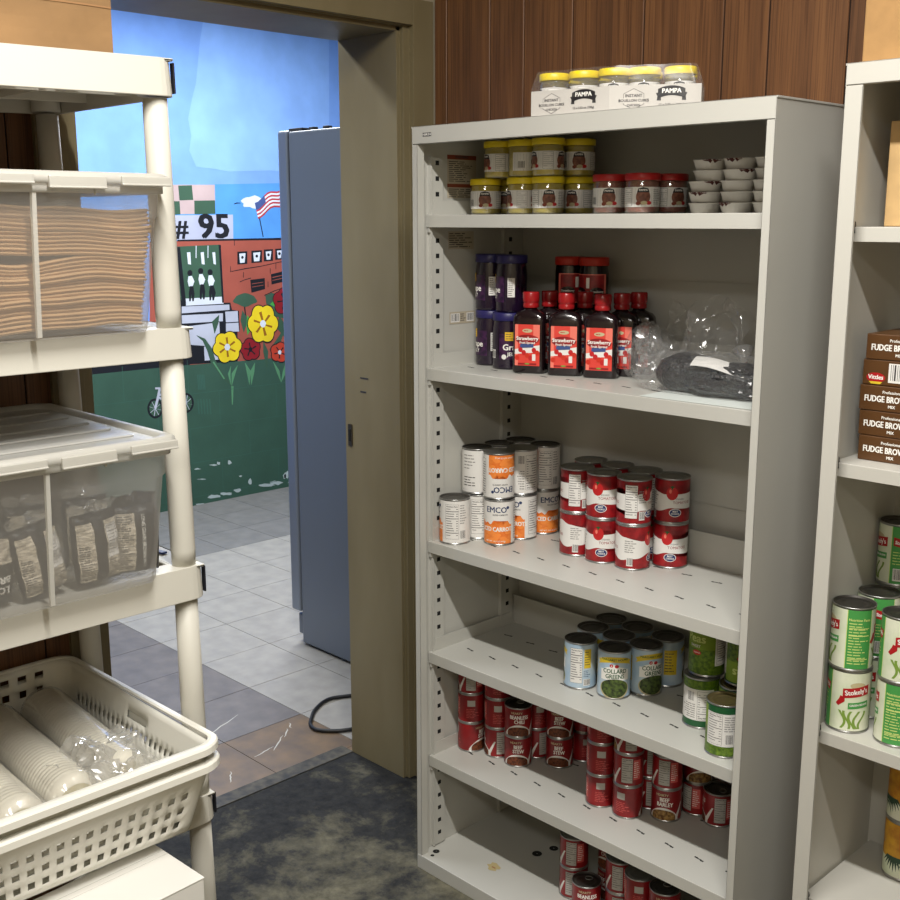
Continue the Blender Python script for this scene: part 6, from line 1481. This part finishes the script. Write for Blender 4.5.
def wrapf(u, v):
    n_ = noise.noise_vector(Vector((u*4,v*4,5)))*.016+noise.noise_vector(Vector((u*11,v*11,7)))*.008
    x = -.10+.17*u; y = -.07+.16*v
    return Vector((x+n_.x, y+n_.y, .072-.055*max(0,u-.45)**1.2*1.8+.010*cos(y*58)+n_.z))
b.grid(wrapf, 40, 40, smooth=False); b.build('sheet', 'film_milky', t)
# --- bag on the top deck
t = empty('paper_bag', (-.08,-.97,1.912), 0, 'large brown paper grocery bag standing on the top rack shelf', 'paper bag')
b = MB()
W2, D2, H2 = .150, .205, .36
def side_pt(i, f, z):
    c = [(W2,-D2),(W2,D2),(-W2,D2),(-W2,-D2)]; p = Vector(c[i]).lerp(Vector(c[(i+1)%4]), f)
    gus = -.03*min(1,z/.25)*(1-abs(2*f-1)) if i in (1,3) else 0
    n_ = noise.noise(Vector((p.x*9,p.y*9,z*9)))*.006*min(1,z/.05)
    return Vector((p.x+(n_ if i in (0,2) else 0), p.y+(gus*(1 if i==1 else -1))+(n_ if i in (1,3) else 0), z))
for i in range(4): b.grid(lambda u, v, i=i: side_pt(i,u,v*H2), 16, 20, smooth=False)
b.box(-W2,W2,-D2,D2,0,.001)
b.build('bag_body', 'kraft_bag', t, recalc=2)
b = MB(); b.grid(lambda u, v: side_pt(0,u,.083+.003*v)+Vector((.0012,0,0)), 16, 1); b.build('crease', 'kraft_dark', t, recalc=False)
# --- white cartons by the rack foot
def carton(loc, rz_, sx, sy, sz, label, name='white_carton'):
    t = empty(name, loc, rz_, label, 'box')
    b = MB(); b.box(-sx/2,sx/2,-sy/2,sy/2,0,sz-.002); b.build('box_body','carton_white',t,bevel=.002)
    b = MB(); b.box(-sx/2-.001,sx/2+.001,-sy/2-.001,sy/2+.001,sz-.0015,sz+.0015); b.build('lid_flap','carton_white',t,bevel=.001)
    b = MB(); b.box(-sx/2+.03,-sx/2+.0312,-sy/2,sy/2,sz+.0015,sz+.0019); b.box(-sx/2+.045,-sx/2+.0458,-sy/2,sy/2,sz+.0015,sz+.0019); b.build('fold_line','carton_edge',t)
    b = MB(); b.box(sx/2-.035,sx/2-.02,-sy/2-.0018,-sy/2-.0008,sz*.55,sz*.8); b.build('printed_mark','ink',t)
    return t
t = carton((.282,-.990,0), rad(3), .158, .30, .498, 'white carton standing in front of the rack at the bottom edge of the photo')
b = MB(); q = [(.206,-.895,.499),(.262,-1.120,.499),(.196,-1.16,.478),(.163,-.945,.480)]
I_ = (Matrix.Translation((.282,-.990,0)) @ Matrix.Rotation(rad(3),4,'Z')).inverted()
q = [I_ @ Vector(p) for p in q]; d = Vector((0,0,-.0018))
b.add(q+[p+d for p in q], [(0,1,2,3),(7,6,5,4),(0,4,5,1),(1,5,6,2),(2,6,7,3),(3,7,4,0)]); b.build('side_flap','carton_white',t)

# ================================================================== LIGHT AND CAMERA
def area(name, loc, sx, sy, power, color, rot=(0,0,0)):
    L = bpy.data.lights.new(name, 'AREA'); L.shape = 'RECTANGLE'; L.size = sx; L.size_y = sy; L.energy = power; L.color = color
    o = bpy.data.objects.new(name, L); C.objects.link(o); o.location = loc; o.rotation_euler = rot; return o
def fixture(loc, sx, sy, label):
    t = empty('unseen_ceiling_light', loc, 0, label, 'light')
    b = MB(); b.box(-sx/2-.02,sx/2+.02,-sy/2-.03,sy/2+.03,.02,.08); b.build('housing','carton_white',t,bevel=.004)
    return t
area('room_tube_and_fill', (1.35,-1.07,2.80), 1.15, .07, 70, (1,.972,.92))
area('room_tube_and_fill', (2.3,-2.75,2.80), 1.15, .3, 30, (1,.972,.92))  # added dim fill lamp that lifts the lower shelves, not a known fixture
fixture((2.3,-2.75,2.84), 1.2, .34, 'added fill light housing behind the photographer')
fixture((1.35,-1.07,2.84), 1.2, .12, 'ceiling light fixture above the storeroom, outside the photo')
area('hall_tube_and_fill', (-1.42,-.55,2.80), .22, 1.1, 30, (.94,.97,1))
fixture((-1.42,-.55,2.84), .26, 1.15, 'ceiling light fixture just beyond the doorway, outside the photo')
area('hall_tube_and_fill', (-2.5,1.3,2.80), .5, 1.6, 105, (.93,.965,1))  # added fill lamp that brightens the mural evenly, no such fixture known
fixture((-2.5,1.3,2.84), .55, 1.65, 'added fill light housing in the middle of the far room, outside the photo')
w = bpy.data.worlds.new('World'); bpy.context.scene.world = w; w.use_nodes = True
w.node_tree.nodes['Background'].inputs[0].default_value = (.5,.5,.5,1); w.node_tree.nodes['Background'].inputs[1].default_value = .3
cd = bpy.data.cameras.new('Camera'); cam = bpy.data.objects.new('Camera', cd); C.objects.link(cam)
cd.sensor_width = 36; cd.sensor_fit = 'HORIZONTAL'; cd.lens = 1125.08/900*36; cd.clip_start = .05
yaw, pitch, roll_ = rad(45.661), rad(11.533), rad(.0766)
cam.location = (1.9454,-1.7817,1.6374)
cam.rotation_euler = (Matrix.Rotation(yaw,4,'Z') @ Matrix.Rotation(PI/2-pitch,4,'X') @ Matrix.Rotation(-roll_,4,'Z')).to_euler()
sc = bpy.context.scene; sc.camera = cam
sc.view_settings.view_transform = 'Standard'; sc.view_settings.look = 'None'; sc.view_settings.gamma = 1; sc.view_settings.use_curve_mapping = False
sc.view_settings.exposure = .1
sc.cycles.max_bounces = 8; sc.cycles.transparent_max_bounces = 24; sc.cycles.sample_clamp_indirect = 6; sc.cycles.caustics_reflective = False; sc.cycles.caustics_refractive = False
